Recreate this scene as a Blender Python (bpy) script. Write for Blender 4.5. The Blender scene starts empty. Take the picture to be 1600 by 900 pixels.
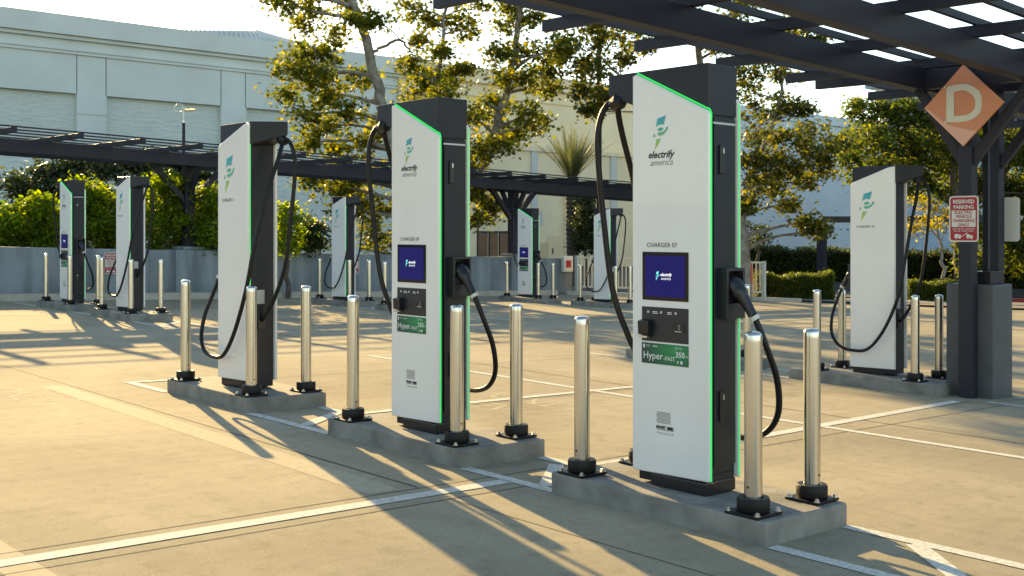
import bpy, bmesh, math, random
import numpy as np
from mathutils import Vector, Matrix
R = math.radians
sc = bpy.context.scene
col = sc.collection
# ------------------------------------------------------------ camera
cam_d = bpy.data.cameras.new("camera"); cam = bpy.data.objects.new("camera", cam_d); col.objects.link(cam)
sc.camera = cam
cam.location = (0, 0, 1.535)
cam.rotation_euler = (R(90), 0, math.atan2(-.677, .736))
cam_d.sensor_width = 36; cam_d.lens = 36 * 1750 / 1600
cam_d.shift_y = -89 / 1600; cam_d.clip_end = 1500; cam_d.clip_start = .05
cam_d.dof.use_dof = True; cam_d.dof.focus_distance = 7.2; cam_d.dof.aperture_fstop = 9.0
# ------------------------------------------------------------ light
SUN_EL = 17.7
sd = Vector((.294, .956, math.tan(R(SUN_EL)))).normalized()
world = bpy.data.worlds.new("World"); sc.world = world; world.use_nodes = True
nt = world.node_tree; bg = nt.nodes['Background']
sky = nt.nodes.new('ShaderNodeTexSky'); sky.sky_type = 'NISHITA'; sky.sun_disc = False
sky.sun_elevation = R(SUN_EL); sky.sun_rotation = math.atan2(.294, .956)
sky.air_density = 1.0; sky.dust_density = .35; sky.ozone_density = 1.0; sky.altitude = 50
nt.links.new(sky.outputs[0], bg.inputs[0]); bg.inputs[1].default_value = .125
sl = bpy.data.lights.new("sun", 'SUN'); so = bpy.data.objects.new("sun", sl); col.objects.link(so)
sl.energy = 4.7; sl.angle = R(.5); sl.color = (1, .735, .36)
so.rotation_euler = sd.to_track_quat('Z', 'Y').to_euler(); so.location = (5, 20, 20)
sc.view_settings.view_transform = 'Standard'; sc.view_settings.look = 'None'
sc.view_settings.exposure = 1.44; sc.view_settings.gamma = 1
sc.view_settings.use_white_balance = True       # camera white balance set for a warm evening
sc.view_settings.white_balance_temperature = 7250; sc.view_settings.white_balance_tint = 7
try:
    sc.cycles.use_denoising = True; sc.cycles.max_bounces = 6; sc.cycles.transparent_max_bounces = 6
    sc.cycles.caustics_reflective = False; sc.cycles.caustics_refractive = False
    sc.cycles.sample_clamp_indirect = 6
except Exception: pass

def gz(x, y): return -.0308 * x + .0093 * y
def W(px, py, Y):                       # a point seen at a photo position, at real depth Y metres
    X = (px - 800) / 1750 * Y
    return Vector((.736 * X + .677 * Y, -.677 * X + .736 * Y, 1.535 + (361 - py) / 1750 * Y))
# ------------------------------------------------------------ materials
MATS = {}
def mat(name, color, rough=.6, metal=0., spec=.5, noise=0., nscale=8., bump=0., bscale=60., emit=None, estr=0., coat=0.):
    if name in MATS: return MATS[name]
    m = bpy.data.materials.new(name); m.use_nodes = True; n = m.node_tree.nodes; l = m.node_tree.links
    b = n['Principled BSDF']
    b.inputs['Base Color'].default_value = (*color, 1); b.inputs['Roughness'].default_value = rough
    b.inputs['Metallic'].default_value = metal; b.inputs['Specular IOR Level'].default_value = spec
    b.inputs['Coat Weight'].default_value = coat
    tc = n.new('ShaderNodeTexCoord')
    if noise:
        t = n.new('ShaderNodeTexNoise'); t.inputs['Scale'].default_value = nscale; t.inputs['Detail'].default_value = 6
        l.new(tc.outputs['Object'], t.inputs['Vector'])
        r = n.new('ShaderNodeValToRGB')
        r.color_ramp.elements[0].position = .3; r.color_ramp.elements[1].position = .7
        r.color_ramp.elements[0].color = (*[c * (1 - noise) for c in color], 1)
        r.color_ramp.elements[1].color = (*[min(1, c * (1 + noise)) for c in color], 1)
        l.new(t.outputs[0], r.inputs[0]); l.new(r.outputs[0], b.inputs['Base Color'])
        mr = n.new('ShaderNodeMapRange'); mr.inputs[3].default_value = max(0, rough - .12); mr.inputs[4].default_value = min(1, rough + .12)
        l.new(t.outputs[0], mr.inputs[0]); l.new(mr.outputs[0], b.inputs['Roughness'])
    if bump:
        t2 = n.new('ShaderNodeTexNoise'); t2.inputs['Scale'].default_value = bscale; t2.inputs['Detail'].default_value = 4
        l.new(tc.outputs['Object'], t2.inputs['Vector'])
        bp = n.new('ShaderNodeBump'); bp.inputs['Strength'].default_value = bump; bp.inputs['Distance'].default_value = .02
        l.new(t2.outputs[0], bp.inputs['Height']); l.new(bp.outputs[0], b.inputs['Normal'])
    if emit:
        b.inputs['Emission Color'].default_value = (*emit, 1); b.inputs['Emission Strength'].default_value = estr
    MATS[name] = m; return m

def ground_mat(name, base, stain=.25):
    m = bpy.data.materials.new(name); m.use_nodes = True; n = m.node_tree.nodes; l = m.node_tree.links
    b = n['Principled BSDF']; tc = n.new('ShaderNodeTexCoord')
    def noise(s, d=5, dist=0., vec=None):
        t = n.new('ShaderNodeTexNoise'); t.inputs['Scale'].default_value = s; t.inputs['Detail'].default_value = d
        t.inputs['Distortion'].default_value = dist; l.new(vec or tc.outputs['Object'], t.inputs['Vector']); return t.outputs[0]
    def ramp(src, a, c, ca, cb):
        r = n.new('ShaderNodeValToRGB'); r.color_ramp.elements[0].position = a; r.color_ramp.elements[1].position = c
        r.color_ramp.elements[0].color = (*ca, 1); r.color_ramp.elements[1].color = (*cb, 1); l.new(src, r.inputs[0]); return r.outputs[0]
    def mul(a, c, f=1.):
        x = n.new('ShaderNodeMix'); x.data_type = 'RGBA'; x.blend_type = 'MULTIPLY'; x.inputs[0].default_value = f
        l.new(a, x.inputs[6]); l.new(c, x.inputs[7]); return x.outputs[2]
    g = lambda v: (v, v, v)
    big = ramp(noise(.35, 4, .6), .3, .7, [c * (1 - stain) for c in base], [c * 1.1 for c in base])
    mp = n.new('ShaderNodeMapping'); mp.inputs['Scale'].default_value = (2.2, .7, 1); l.new(tc.outputs['Object'], mp.inputs[0])
    big = mul(big, ramp(noise(1.4, 6, 1., mp.outputs[0]), .35, .65, g(.92), g(1.0)))
    big = mul(big, ramp(noise(110, 2), .25, .6, g(.68), g(1.05)), .8)
    big = mul(big, ramp(noise(9, 8, .3), .30, .48, g(.82), g(1.0)), .8)
    big = mul(big, ramp(noise(.9, 3, 2.0), .60, .74, g(1.0), g(.90)), .7)
    v = n.new('ShaderNodeTexVoronoi'); v.inputs['Scale'].default_value = 3.1; l.new(tc.outputs['Object'], v.inputs['Vector'])
    big = mul(big, ramp(v.outputs[0], .02, .035, g(.55), g(1.0)), .7)
    mp2 = n.new('ShaderNodeMapping'); mp2.inputs['Scale'].default_value = (.35, 7, 1); mp2.inputs['Rotation'].default_value = (0, 0, .06); l.new(tc.outputs['Object'], mp2.inputs[0])
    big = mul(big, ramp(noise(1.2, 5, .4, mp2.outputs[0]), .35, .62, g(.93), g(1.0)))
    v2 = n.new('ShaderNodeTexVoronoi'); v2.inputs['Scale'].default_value = .42; v2.inputs['Randomness'].default_value = 1; l.new(tc.outputs['Object'], v2.inputs['Vector'])
    sp = n.new('ShaderNodeMath'); sp.operation = 'ADD'; l.new(v2.outputs[0], sp.inputs[0])
    ns = n.new('ShaderNodeMath'); ns.operation = 'MULTIPLY'; ns.inputs[1].default_value = .35; l.new(noise(3.5, 4), ns.inputs[0]); l.new(ns.outputs[0], sp.inputs[1])
    big = mul(big, ramp(sp.outputs[0], .22, .36, g(.78), g(1.0)), .8)
    l.new(big, b.inputs['Base Color']); b.inputs['Roughness'].default_value = .95; b.inputs['Specular IOR Level'].default_value = .12
    bp = n.new('ShaderNodeBump'); bp.inputs['Strength'].default_value = .35; bp.inputs['Distance'].default_value = .006
    l.new(noise(170, 3), bp.inputs['Height']); l.new(bp.outputs[0], b.inputs['Normal'])
    return m

def leaf_mat(name, c1, c2, c3, trans=.5):
    m = bpy.data.materials.new(name); m.use_nodes = True; n = m.node_tree.nodes; l = m.node_tree.links
    b = n['Principled BSDF']; ge = n.new('ShaderNodeNewGeometry')
    r = n.new('ShaderNodeValToRGB'); e = r.color_ramp.elements
    e[0].position = 0; e[0].color = (*c1, 1); e[1].position = 1; e[1].color = (*c3, 1); x = e.new(.62); x.color = (*c2, 1)
    l.new(ge.outputs['Random Per Island'], r.inputs[0]); l.new(r.outputs[0], b.inputs['Base Color'])
    b.inputs['Roughness'].default_value = .5; b.inputs['Specular IOR Level'].default_value = .4
    t = n.new('ShaderNodeBsdfTranslucent')
    hs = n.new('ShaderNodeHueSaturation'); hs.inputs['Value'].default_value = 2.7; hs.inputs['Saturation'].default_value = 1.1
    l.new(r.outputs[0], hs.inputs['Color']); l.new(hs.outputs[0], t.inputs[0])
    mx = n.new('ShaderNodeMixShader'); mx.inputs[0].default_value = trans
    l.new(b.outputs[0], mx.inputs[1]); l.new(t.outputs[0], mx.inputs[2]); l.new(mx.outputs[0], n['Material Output'].inputs[0])
    return m

M_conc = ground_mat("deck concrete", (.425, .37, .262))
M_drive = ground_mat("driveway concrete", (.36, .32, .26))
M_isl = mat("island concrete", (.225, .215, .19), .9, noise=.32, nscale=5, bump=.25, bscale=50)
M_wallc = mat("wall concrete", (.34, .35, .34), .85, noise=.3, nscale=1.6, bump=.2, bscale=20)
M_paint = mat("road paint", (.60, .585, .52), .9, spec=.1, noise=.24, nscale=34, bump=.15, bscale=120)
M_ghost = mat("ghost paint", (.442, .385, .275), .95, spec=.1, noise=.12, nscale=20)
M_joint = mat("joint", (.07, .055, .045), .9)
M_white = mat("white enamel", (.87, .85, .82), .24, noise=.02, nscale=2.5, coat=.3)
M_char = mat("charcoal metal", (.018, .018, .026), .42, spec=.35, noise=.06, nscale=3)
M_char2 = mat("charcoal trim", (.020, .020, .026), .4)
M_black = mat("black plastic", (.012, .012, .014), .35)
M_rubber = mat("cable rubber", (.006, .006, .008), .4, spec=.3)
M_base = mat("black cast base", (.007, .006, .007), .5, spec=.3, bump=.1, bscale=90)
M_bolt = mat("zinc bolt", (.62, .6, .56), .35, 1.)
M_led = mat("green light", (.02, .5, .12), .4, emit=(.0, .66, .11), estr=.34)
M_glass = mat("screen glass", (.006, .006, .01), .12)
M_screen = mat("screen picture", (.002, .002, .012), .5, spec=.1, emit=(.009, .008, .092), estr=.5)
M_sw = mat("screen lettering", (.1, .1, .1), .5, emit=(.8, .85, .95), estr=.5)
M_ink = mat("ink", (.02, .02, .022), .5)
M_inkg = mat("grey ink", (.10, .10, .105), .5)
M_inkw = mat("white ink", (.75, .76, .74), .5)
M_lbl = mat("pale label", (.5, .5, .47), .5)
M_steel = None
M_perg = mat("pergola paint", (.022, .022, .032), .5, spec=.3, noise=.10, nscale=2.5)
M_red = mat("sign red", (.36, .012, .028), .4)
M_signw = mat("sign white", (.66, .64, .58), .45)
M_orange = mat("sign orange", (.68, .27, .14), .5, noise=.04, nscale=3)
M_pink = mat("sign salmon", (.76, .42, .31), .5)
M_cream = mat("letter cream", (.70, .68, .54), .5)
M_blockp = mat("grey painted block", (.085, .088, .093), .6, noise=.15, nscale=4, bump=.15, bscale=60)
M_bark = mat("sycamore bark", (.21, .19, .155), .85, noise=.45, nscale=5, bump=.5, bscale=25)
M_bark2 = mat("dark bark", (.09, .07, .05), .9, noise=.4, nscale=8, bump=.6, bscale=30)
M_rail = mat("cream railing paint", (.62, .55, .42), .5)
M_redk = mat("red kerb paint", (.30, .03, .035), .6)
M_kerb = mat("kerb concrete", (.42, .38, .32), .8, noise=.15, nscale=3)
M_asph = mat("asphalt", (.055, .053, .055), .85, noise=.2, nscale=30)
M_soil = mat("mulch soil", (.06, .045, .03), .95, noise=.4, nscale=12, bump=.6, bscale=30)
M_door = mat("brown door", (.16, .085, .045), .45, noise=.2, nscale=3)
M_roofm = mat("metal roof", (.60, .61, .54), .5)

ROT = .25
def steel():
    m = bpy.data.materials.new("brushed steel"); m.use_nodes = True; n = m.node_tree.nodes; l = m.node_tree.links
    b = n['Principled BSDF']; b.inputs['Metallic'].default_value = 1; b.inputs['Base Color'].default_value = (.66, .64, .60, 1)
    tc = n.new('ShaderNodeTexCoord'); mp = n.new('ShaderNodeMapping'); mp.inputs['Scale'].default_value = (3, 3, 220)
    t = n.new('ShaderNodeTexNoise'); t.inputs['Scale'].default_value = 3; t.inputs['Detail'].default_value = 3
    l.new(tc.outputs['Object'], mp.inputs[0]); l.new(mp.outputs[0], t.inputs['Vector'])
    mr = n.new('ShaderNodeMapRange'); mr.inputs[3].default_value = .17; mr.inputs[4].default_value = .20; b.inputs['Anisotropic'].default_value = .75; tg = n.new('ShaderNodeTangent'); tg.direction_type = 'RADIAL'; tg.axis = 'Z'; l.new(tg.outputs[0], b.inputs['Tangent']); b.inputs['Anisotropic Rotation'].default_value = ROT
    l.new(t.outputs[0], mr.inputs[0]); l.new(mr.outputs[0], b.inputs['Roughness'])
    return m
M_steel = steel()

def logo_mat():
    m = bpy.data.materials.new("bolt emblem gradient"); m.use_nodes = True; n = m.node_tree.nodes; l = m.node_tree.links
    b = n['Principled BSDF']; tc = n.new('ShaderNodeTexCoord'); s = n.new('ShaderNodeSeparateXYZ'); r = n.new('ShaderNodeValToRGB')
    l.new(tc.outputs['Generated'], s.inputs[0]); l.new(s.outputs[2], r.inputs[0])
    e = r.color_ramp.elements; e[0].color = (.50, .66, .06, 1); e[1].color = (.05, .40, .52, 1)
    e[0].position = .05; e[1].position = .95; x = e.new(.5); x.color = (.10, .50, .33, 1)
    l.new(r.outputs[0], b.inputs['Base Color']); b.inputs['Roughness'].default_value = .45
    return m
M_logo = logo_mat()
def hyper_mat():
    m = bpy.data.materials.new("green label"); m.use_nodes = True; n = m.node_tree.nodes; l = m.node_tree.links
    b = n['Principled BSDF']; tc = n.new('ShaderNodeTexCoord'); mp = n.new('ShaderNodeMapping')
    mp.inputs['Location'].default_value = (-.0, -.42, -.7); mp.inputs['Scale'].default_value = (0, 1.5, 1)
    g = n.new('ShaderNodeTexGradient'); g.gradient_type = 'SPHERICAL'; r = n.new('ShaderNodeValToRGB')
    l.new(tc.outputs['Generated'], mp.inputs[0]); l.new(mp.outputs[0], g.inputs[0]); l.new(g.outputs[0], r.inputs[0])
    r.color_ramp.elements[0].color = (.008, .06, .055, 1); r.color_ramp.elements[1].color = (.015, .30, .10, 1)
    l.new(r.outputs[0], b.inputs['Base Color']); b.inputs['Roughness'].default_value = .3
    return m
M_hyper = hyper_mat()
def stucco(name, c, brick=0., bc=.0):
    m = bpy.data.materials.new(name); m.use_nodes = True; n = m.node_tree.nodes; l = m.node_tree.links
    b = n['Principled BSDF']; tc = n.new('ShaderNodeTexCoord')
    t = n.new('ShaderNodeTexNoise'); t.inputs['Scale'].default_value = .35; t.inputs['Detail'].default_value = 7
    l.new(tc.outputs['Object'], t.inputs['Vector']); r = n.new('ShaderNodeValToRGB')
    r.color_ramp.elements[0].position = .3; r.color_ramp.elements[1].position = .7
    r.color_ramp.elements[0].color = (*[x * .88 for x in c], 1); r.color_ramp.elements[1].color = (*c, 1)
    l.new(t.outputs[0], r.inputs[0]); l.new(r.outputs[0], b.inputs['Base Color']); b.inputs['Roughness'].default_value = .85
    if brick:
        t2 = n.new('ShaderNodeTexNoise'); t2.inputs['Scale'].default_value = 1.0; t2.inputs['Detail'].default_value = 5
        mp = n.new('ShaderNodeMapping'); mp.inputs['Scale'].default_value = (1.5, 1.5, 5)
        l.new(tc.outputs['Object'], mp.inputs[0]); l.new(mp.outputs[0], t2.inputs['Vector'])
        bp = n.new('ShaderNodeBump'); bp.inputs['Strength'].default_value = brick; bp.inputs['Distance'].default_value = .15
        l.new(t2.outputs[0], bp.inputs['Height']); l.new(bp.outputs[0], b.inputs['Normal'])
    return m
M_bld = stucco("white painted stucco", (.64, .69, .66))
M_bldb = stucco("white painted brick", (.62, .67, .63), .8)
M_bldc = stucco("glow tinted stucco", (.80, .68, .46))  # warm flare over the store wall, put into the stucco colour
M_bldr = stucco("shade blue stucco", (.46, .57, .68), .5)  # blue of the shaded store walls, put into the stucco colour
M_bldp = stucco("grey pilaster stucco", (.55, .58, .56))

# ------------------------------------------------------------ mesh helpers
class MB:
    def __init__(s): s.v = []; s.f = []
    def add(s, vs, fs):
        o = len(s.v); s.v += [tuple(v) for v in vs]; s.f += [[i + o for i in f] for f in fs]; return s
    def box(s, x0, x1, y0, y1, z0, z1, mtx=None):
        vs = [(x, y, z) for z in (z0, z1) for y in (y0, y1) for x in (x0, x1)]
        if mtx: vs = [mtx @ Vector(v) for v in vs]
        return s.add(vs, [(0, 2, 3, 1), (4, 5, 7, 6), (0, 1, 5, 4), (2, 6, 7, 3), (0, 4, 6, 2), (1, 3, 7, 5)])
    def prism(s, pts, axis, a, b):              # polygon pts (2D) extruded along an axis from a to b
        n = len(pts)
        def P(p, t): return {'x': (t, p[0], p[1]), 'y': (p[0], t, p[1]), 'z': (p[0], p[1], t)}[axis]
        vs = [P(p, a) for p in pts] + [P(p, b) for p in pts]
        return s.add(vs, [list(range(n))[::-1], list(range(n, 2 * n))] + [[i, (i + 1) % n, n + (i + 1) % n, n + i] for i in range(n)])
    def lathe(s, prof, seg=28, c=(0, 0)):
        vs = []; fs = []; n = len(prof)
        for r, z in prof:
            for k in range(seg):
                a = 2 * math.pi * k / seg; vs.append((c[0] + r * math.cos(a), c[1] + r * math.sin(a), z))
        for i in range(n - 1):
            for k in range(seg):
                k2 = (k + 1) % seg; fs.append([i * seg + k, i * seg + k2, (i + 1) * seg + k2, (i + 1) * seg + k])
        fs.append(list(range(seg))[::-1]); fs.append([(n - 1) * seg + k for k in range(seg)])
        return s.add(vs, fs)
    def tube(s, pts, rad, seg=10, cap=True):
        pts = [Vector(p) for p in pts]; n = len(pts)
        if not hasattr(rad, '__len__'): rad = [rad] * n
        vs = []; fs = []; up = Vector((0, 0, 1)); prev = None
        for i, p in enumerate(pts):
            d = (pts[min(i + 1, n - 1)] - pts[max(i - 1, 0)]).normalized()
            if prev is None:
                a = d.cross(up if abs(d.z) < .9 else Vector((1, 0, 0))).normalized()
            else: a = (prev - d * prev.dot(d)).normalized()
            prev = a; b = d.cross(a)
            for k in range(seg):
                t = 2 * math.pi * k / seg; vs.append(p + (a * math.cos(t) + b * math.sin(t)) * rad[i])
        for i in range(n - 1):
            for k in range(seg):
                k2 = (k + 1) % seg; fs.append([i * seg + k, i * seg + k2, (i + 1) * seg + k2, (i + 1) * seg + k])
        if cap: fs.append(list(range(seg))[::-1]); fs.append([(n - 1) * seg + k for k in range(seg)])
        return s.add(vs, fs)
    def beam(s, p, q, w, h, up=(0, 0, 1)):      # rectangular bar from p to q
        p = Vector(p); q = Vector(q); d = (q - p); L = d.length; d.normalize()
        a = d.cross(Vector(up)).normalized(); b = a.cross(d)
        vs = [c + a * sx * w / 2 + b * sz * h / 2 for c in (p, q) for sx, sz in ((-1, -1), (1, -1), (1, 1), (-1, 1))]
        return s.add(vs, [(0, 3, 2, 1), (4, 5, 6, 7), (0, 1, 5, 4), (1, 2, 6, 5), (2, 3, 7, 6), (3, 0, 4, 7)])
    def build(s, name, m, parent=None, smooth=False, bevel=0., loc=None, seg=2):
        me = bpy.data.meshes.new(name); me.from_pydata(s.v, [], s.f); me.update()
        bm = bmesh.new(); bm.from_mesh(me); bmesh.ops.recalc_face_normals(bm, faces=bm.faces); bm.to_mesh(me); bm.free()
        me.materials.append(m)
        if smooth:
            me.shade_smooth()
            try: me.set_sharp_from_angle(angle=R(40))
            except Exception: pass
        o = bpy.data.objects.new(name, me); col.objects.link(o)
        if parent: o.parent = parent
        if loc is not None: o.location = loc
        if bevel:
            b = o.modifiers.new("bevel", 'BEVEL'); b.width = bevel; b.segments = seg; b.limit_method = 'ANGLE'; b.angle_limit = R(35)
            b.harden_normals = False
        return o
def smooth_path(pts, n=8):
    pts = [Vector(p) for p in pts]; out = []
    P = [pts[0] * 2 - pts[1]] + pts + [pts[-1] * 2 - pts[-2]]
    for i in range(1, len(P) - 2):
        for k in range(n):
            t = k / n; a, b, c, d = P[i - 1], P[i], P[i + 1], P[i + 2]
            out.append(.5 * ((2 * b) + (c - a) * t + (2 * a - 5 * b + 4 * c - d) * t * t + (-a + 3 * b - 3 * c + d) * t ** 3))
    out.append(pts[-1]); return out
def tag(o, label=None, cat=None, group=None, kind=None):
    if label: o['label'] = label
    if cat: o['category'] = cat
    if group: o['group'] = group
    if kind: o['kind'] = kind
    return o
def empty(name, loc=(0, 0, 0), rz=0, label=None, cat=None, group=None):
    o = bpy.data.objects.new(name, None); col.objects.link(o); o.location = loc; o.rotation_euler = (0, 0, rz)
    o.empty_display_size = .2
    return tag(o, label, cat, group)
def kids(o): return [c for c in bpy.data.objects if c.parent == o]
def copy_tree(o, parent=None, skip=()):
    ch = kids(o); c = o.copy(); col.objects.link(c)
    if parent: c.parent = parent
    for k in ch:
        if k.name.split('.')[0] not in skip: copy_tree(k, c)
    return c
_tc = {}
def text_geo(txt, size, shear=0., bold=0., spacing=1.):
    key = (txt, size, shear, bold, spacing)
    if key in _tc: return _tc[key]
    cu = bpy.data.curves.new("lettering", 'FONT'); cu.body = txt; cu.size = size; cu.shear = shear; cu.offset = bold
    cu.align_x = 'CENTER'; cu.align_y = 'CENTER'; cu.space_character = spacing; cu.resolution_u = 2; cu.space_line = .85
    ob = bpy.data.objects.new("t", cu); col.objects.link(ob)
    bpy.context.view_layer.update(); dg = bpy.context.evaluated_depsgraph_get()
    me = bpy.data.meshes.new_from_object(ob.evaluated_get(dg))
    r = ([tuple(v.co) for v in me.vertices], [list(p.vertices) for p in me.polygons])
    bpy.data.objects.remove(ob); bpy.data.curves.remove(cu); bpy.data.meshes.remove(me)
    _tc[key] = r; return r
def mark(mb, geo, M):                           # flat marks mapped by M(tx, ty) -> xyz
    mb.add([M(v[0], v[1]) for v in geo[0]], geo[1])

# ------------------------------------------------------------ ground
def sheet(name, pts, m, h=0., kind='structure', parent=None):
    mb = MB(); mb.add([(x, y, gz(x, y) + h) for x, y in pts], [list(range(len(pts)))])
    o = mb.build(name, m, parent)
    if kind: tag(o, kind=kind)
    return o
def strip(mb, p, q, w, h):
    p = Vector((*p, 0)); q = Vector((*q, 0)); d = (q - p).normalized(); a = Vector((-d.y, d.x, 0)) * w / 2
    mb.add([(v.x, v.y, gz(v.x, v.y) + h) for v in (p - a, q - a, q + a, p + a)], [[0, 1, 2, 3]])
sheet('ground', [(-300, -300), (400, -300), (400, 300), (-300, 300)], M_soil, -.02)
sheet('parking_lot', [(-40, -40), (39, -40), (39, 14), (31.8, 20.6), (26.6, 26.2), (-40, 26.2)], M_conc, 0)
j = MB()
for y in (5.23, 5.575): strip(j, (-12, y), (11.9, y), .011, .0019)
for y in (14.2, 22.5, -3): strip(j, (-12, y), (30, y), .018, .0024)
for x in (4.40,): strip(j, (x + .1, 26), (x - .06, 5.6), .016, .0024); strip(j, (x - .1, 5.2), (x - .1, -5), .007, .0024)
for x in (9.55, 14.3, 19., 24.): strip(j, (x, 26), (x, -12), .016, .0024)
for y in (8.2, 10.95): strip(j, (5.8, y), (24, y), .012, .0024)
strip(j, (-3, 26), (-3.1, -5), .012, .0024)
tag(j.build('pavement_joints', M_joint), kind='structure')
g = MB()
g.add([(x, y, gz(x, y) + .0012) for x, y in [(4.12, 11.45), (4.32, 11.36), (4.22, 5.62), (3.98, 5.62)]], [[0, 1, 2, 3]])
g.add([(x, y, gz(x, y) + .0012) for x, y in [(1.72, 5.36), (1.9, 5.36), (1.9, -3), (1.72, -3)]], [[0, 1, 2, 3]])
g.add([(x, y, gz(x, y) + .0012) for x, y in [(1.72, 5.48), (1.9, 5.48), (1.9, 8.2), (1.72, 8.2)]], [[0, 1, 2, 3]])
for t, cx, cy, s in (("ONLY", 3.72, 10.9, .42), ("EV", 3.30, 10.7, .42), ("CHARGING", 4.15, 10.5, .30), ("ONLY", 7.7, 8.0, .5), ("EV", 7.1, 8.0, .5)):
    geo = text_geo(t, s)
    mark(g, geo, lambda a, b, cx=cx, cy=cy: (cx + b, cy - a, gz(cx + b, cy - a) + .0014))
tag(g.build('faded_markings', M_ghost), kind='structure')
ln = MB(); H = .004
strip(ln, (-12, 5.41), (4.92, 5.41), .115, H); strip(ln, (5.72, 5.43), (11.75, 5.66), .115, H)
for x, a in ((4.98, 0), (5.70, 0)):
    for y0, y1 in ((5.0, 5.90), (7.55, 8.82), (-2.2, 3.40), (10.45, 11.35)):
        strip(ln, (x, y0), (x, y1), .10, H)
strip(ln, (5.03, 5.14), (5.60, 5.62), .11, H + .0012)
strip(ln, (5.03, 8.0), (5.65, 8.45), .11, H + .0012)
strip(ln, (5.03, 11.3), (5.65, 11.3), .10, H + .0012)
strip(ln, (5.03, 2.3), (5.65, 2.95), .11, H + .0012); strip(ln, (5.03, .9), (5.65, 1.5), .11, H + .0012)
for x in (8.86,): strip(ln, (x, 5.50), (x, -3), .10, H); strip(ln, (x, 5.58), (x, 12.5), .10, H)
strip(ln, (5.76, 8.3), (11.9, 8.35), .10, H + .0012)
for x in (12.0, 12.7):
    for y0, y1 in ((5.0, 5.45), (6.05, 6.15), (7.85, 9.0), (10.6, 11.6)): strip(ln, (x, y0), (x, y1), .10, H)
for cx in (8.92, 15.45, 21.85):
    for x in (cx - .36, cx + .36):
        for y0, y1 in ((17.2, 19.4), (21.0, 22.2), (23.8, 25.4)): strip(ln, (x, y0), (x, y1), .10, H)
    strip(ln, (cx - .3, 21.3), (cx + .3, 21.9), .1, H + .0012); strip(ln, (cx - .3, 18.3), (cx + .3, 18.9), .1, H + .0012)
    strip(ln, (cx - 3.2, 21.5), (cx - .42, 21.5), .1, H + .0012)
tag(ln.build('painted_markings', M_paint), kind='structure')
# walkway, kerbs, service road beyond the lot
kb = MB()
def kerb(mb, pts, w=.16, h=.13, z0=-.02):
    for p, q in zip(pts, pts[1:]):
        d = Vector((q[0] - p[0], q[1] - p[1], 0)).normalized(); a = Vector((-d.y, d.x, 0)) * w
        ps = [Vector((*p, 0)), Vector((*q, 0)), Vector((*q, 0)) + a, Vector((*p, 0)) + a]
        vs = [(v.x, v.y, gz(v.x, v.y) + z0) for v in ps] + [(v.x, v.y, gz(v.x, v.y) + h) for v in ps]
        mb.add(vs, [(3, 2, 1, 0), (4, 5, 6, 7), (0, 1, 5, 4), (1, 2, 6, 5), (2, 3, 7, 6), (3, 0, 4, 7)])
kerb(kb, [(31.8, 20.6), (26.6, 26.2)], .2, .12)
kerb(kb, [(-40, 25.85), (25.8, 25.85)], .4, .16)
tag(kb.build('kerb', M_kerb), kind='structure')
sheet('walkway', [(31.8, 20.6), (34.5, 16.2), (39, 12.4), (42.5, 15.5), (38.5, 19.2), (33.5, 22.4)], M_drive, .06)
sheet('service_road', [(39, -40), (50, -40), (50, 18), (43.5, 28), (40, 31), (36, 24), (42.5, 15.5), (39, 12)], M_asph, .02)
rk = MB(); kerb(rk, [(44.5, 3), (41.5, 18.6)], -.2, .16); tag(rk.build('red_kerb', M_redk), kind='structure')

# ------------------------------------------------------------ chargers
def fill_quad_panel(front):
    """white panel outline in (y, z) seen along x"""
    if front: return [(-.29, .085), (.29, .075), (.29, 2.475), (.262, 2.485), (-.275, 2.225), (-.29, 2.205)]
    return [(-.29, .075), (.29, .085), (.29, 2.49), (.20, 2.475), (-.27, 2.31), (-.29, 2.285)]
def Mfront(y0, z0, x=-.1585): return lambda a, b: (x, y0 - a, z0 + b)
def Mback(y0, z0, x=.1585): return lambda a, b: (x, y0 + a, z0 + b)
def bolt_geo(s):                                 # emblem, height 1 before scaling
    ring = [(.02 + .10 * math.cos(R(a)) + .02 * math.sin(R(a)), .605 + .052 * math.sin(R(a))) for a in range(0, 360, 30)]
    polys = [[(-.095, .915), (.22, 1.0), (.135, .725), (.06, .745), (-.03, .74), (-.10, .71), (-.15, .665)], ring,
             [(-.105, .485), (-.04, .515), (.05, .515), (.13, .525), (.20, .575), (.235, .65), (.31, .665), (.265, .57), (.19, .49), (.11, .445), (.03, .415), (-.05, .425)],
             [(-.215, .50), (-.165, .41), (-.26, .372)],
             [(-.137, .325), (.04, .335), (-.19, .0)]]
    vs = []; fs = []
    for p in polys:
        o = len(vs); vs += [(x * s, (y - .5) * s, 0) for x, y in p]; fs.append(list(range(o, o + len(p))))
    return vs, fs
def rect_geo(w, h): return ([(-w / 2, -h / 2, 0), (w / 2, -h / 2, 0), (w / 2, h / 2, 0), (-w / 2, h / 2, 0)], [[0, 1, 2, 3]])

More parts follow.
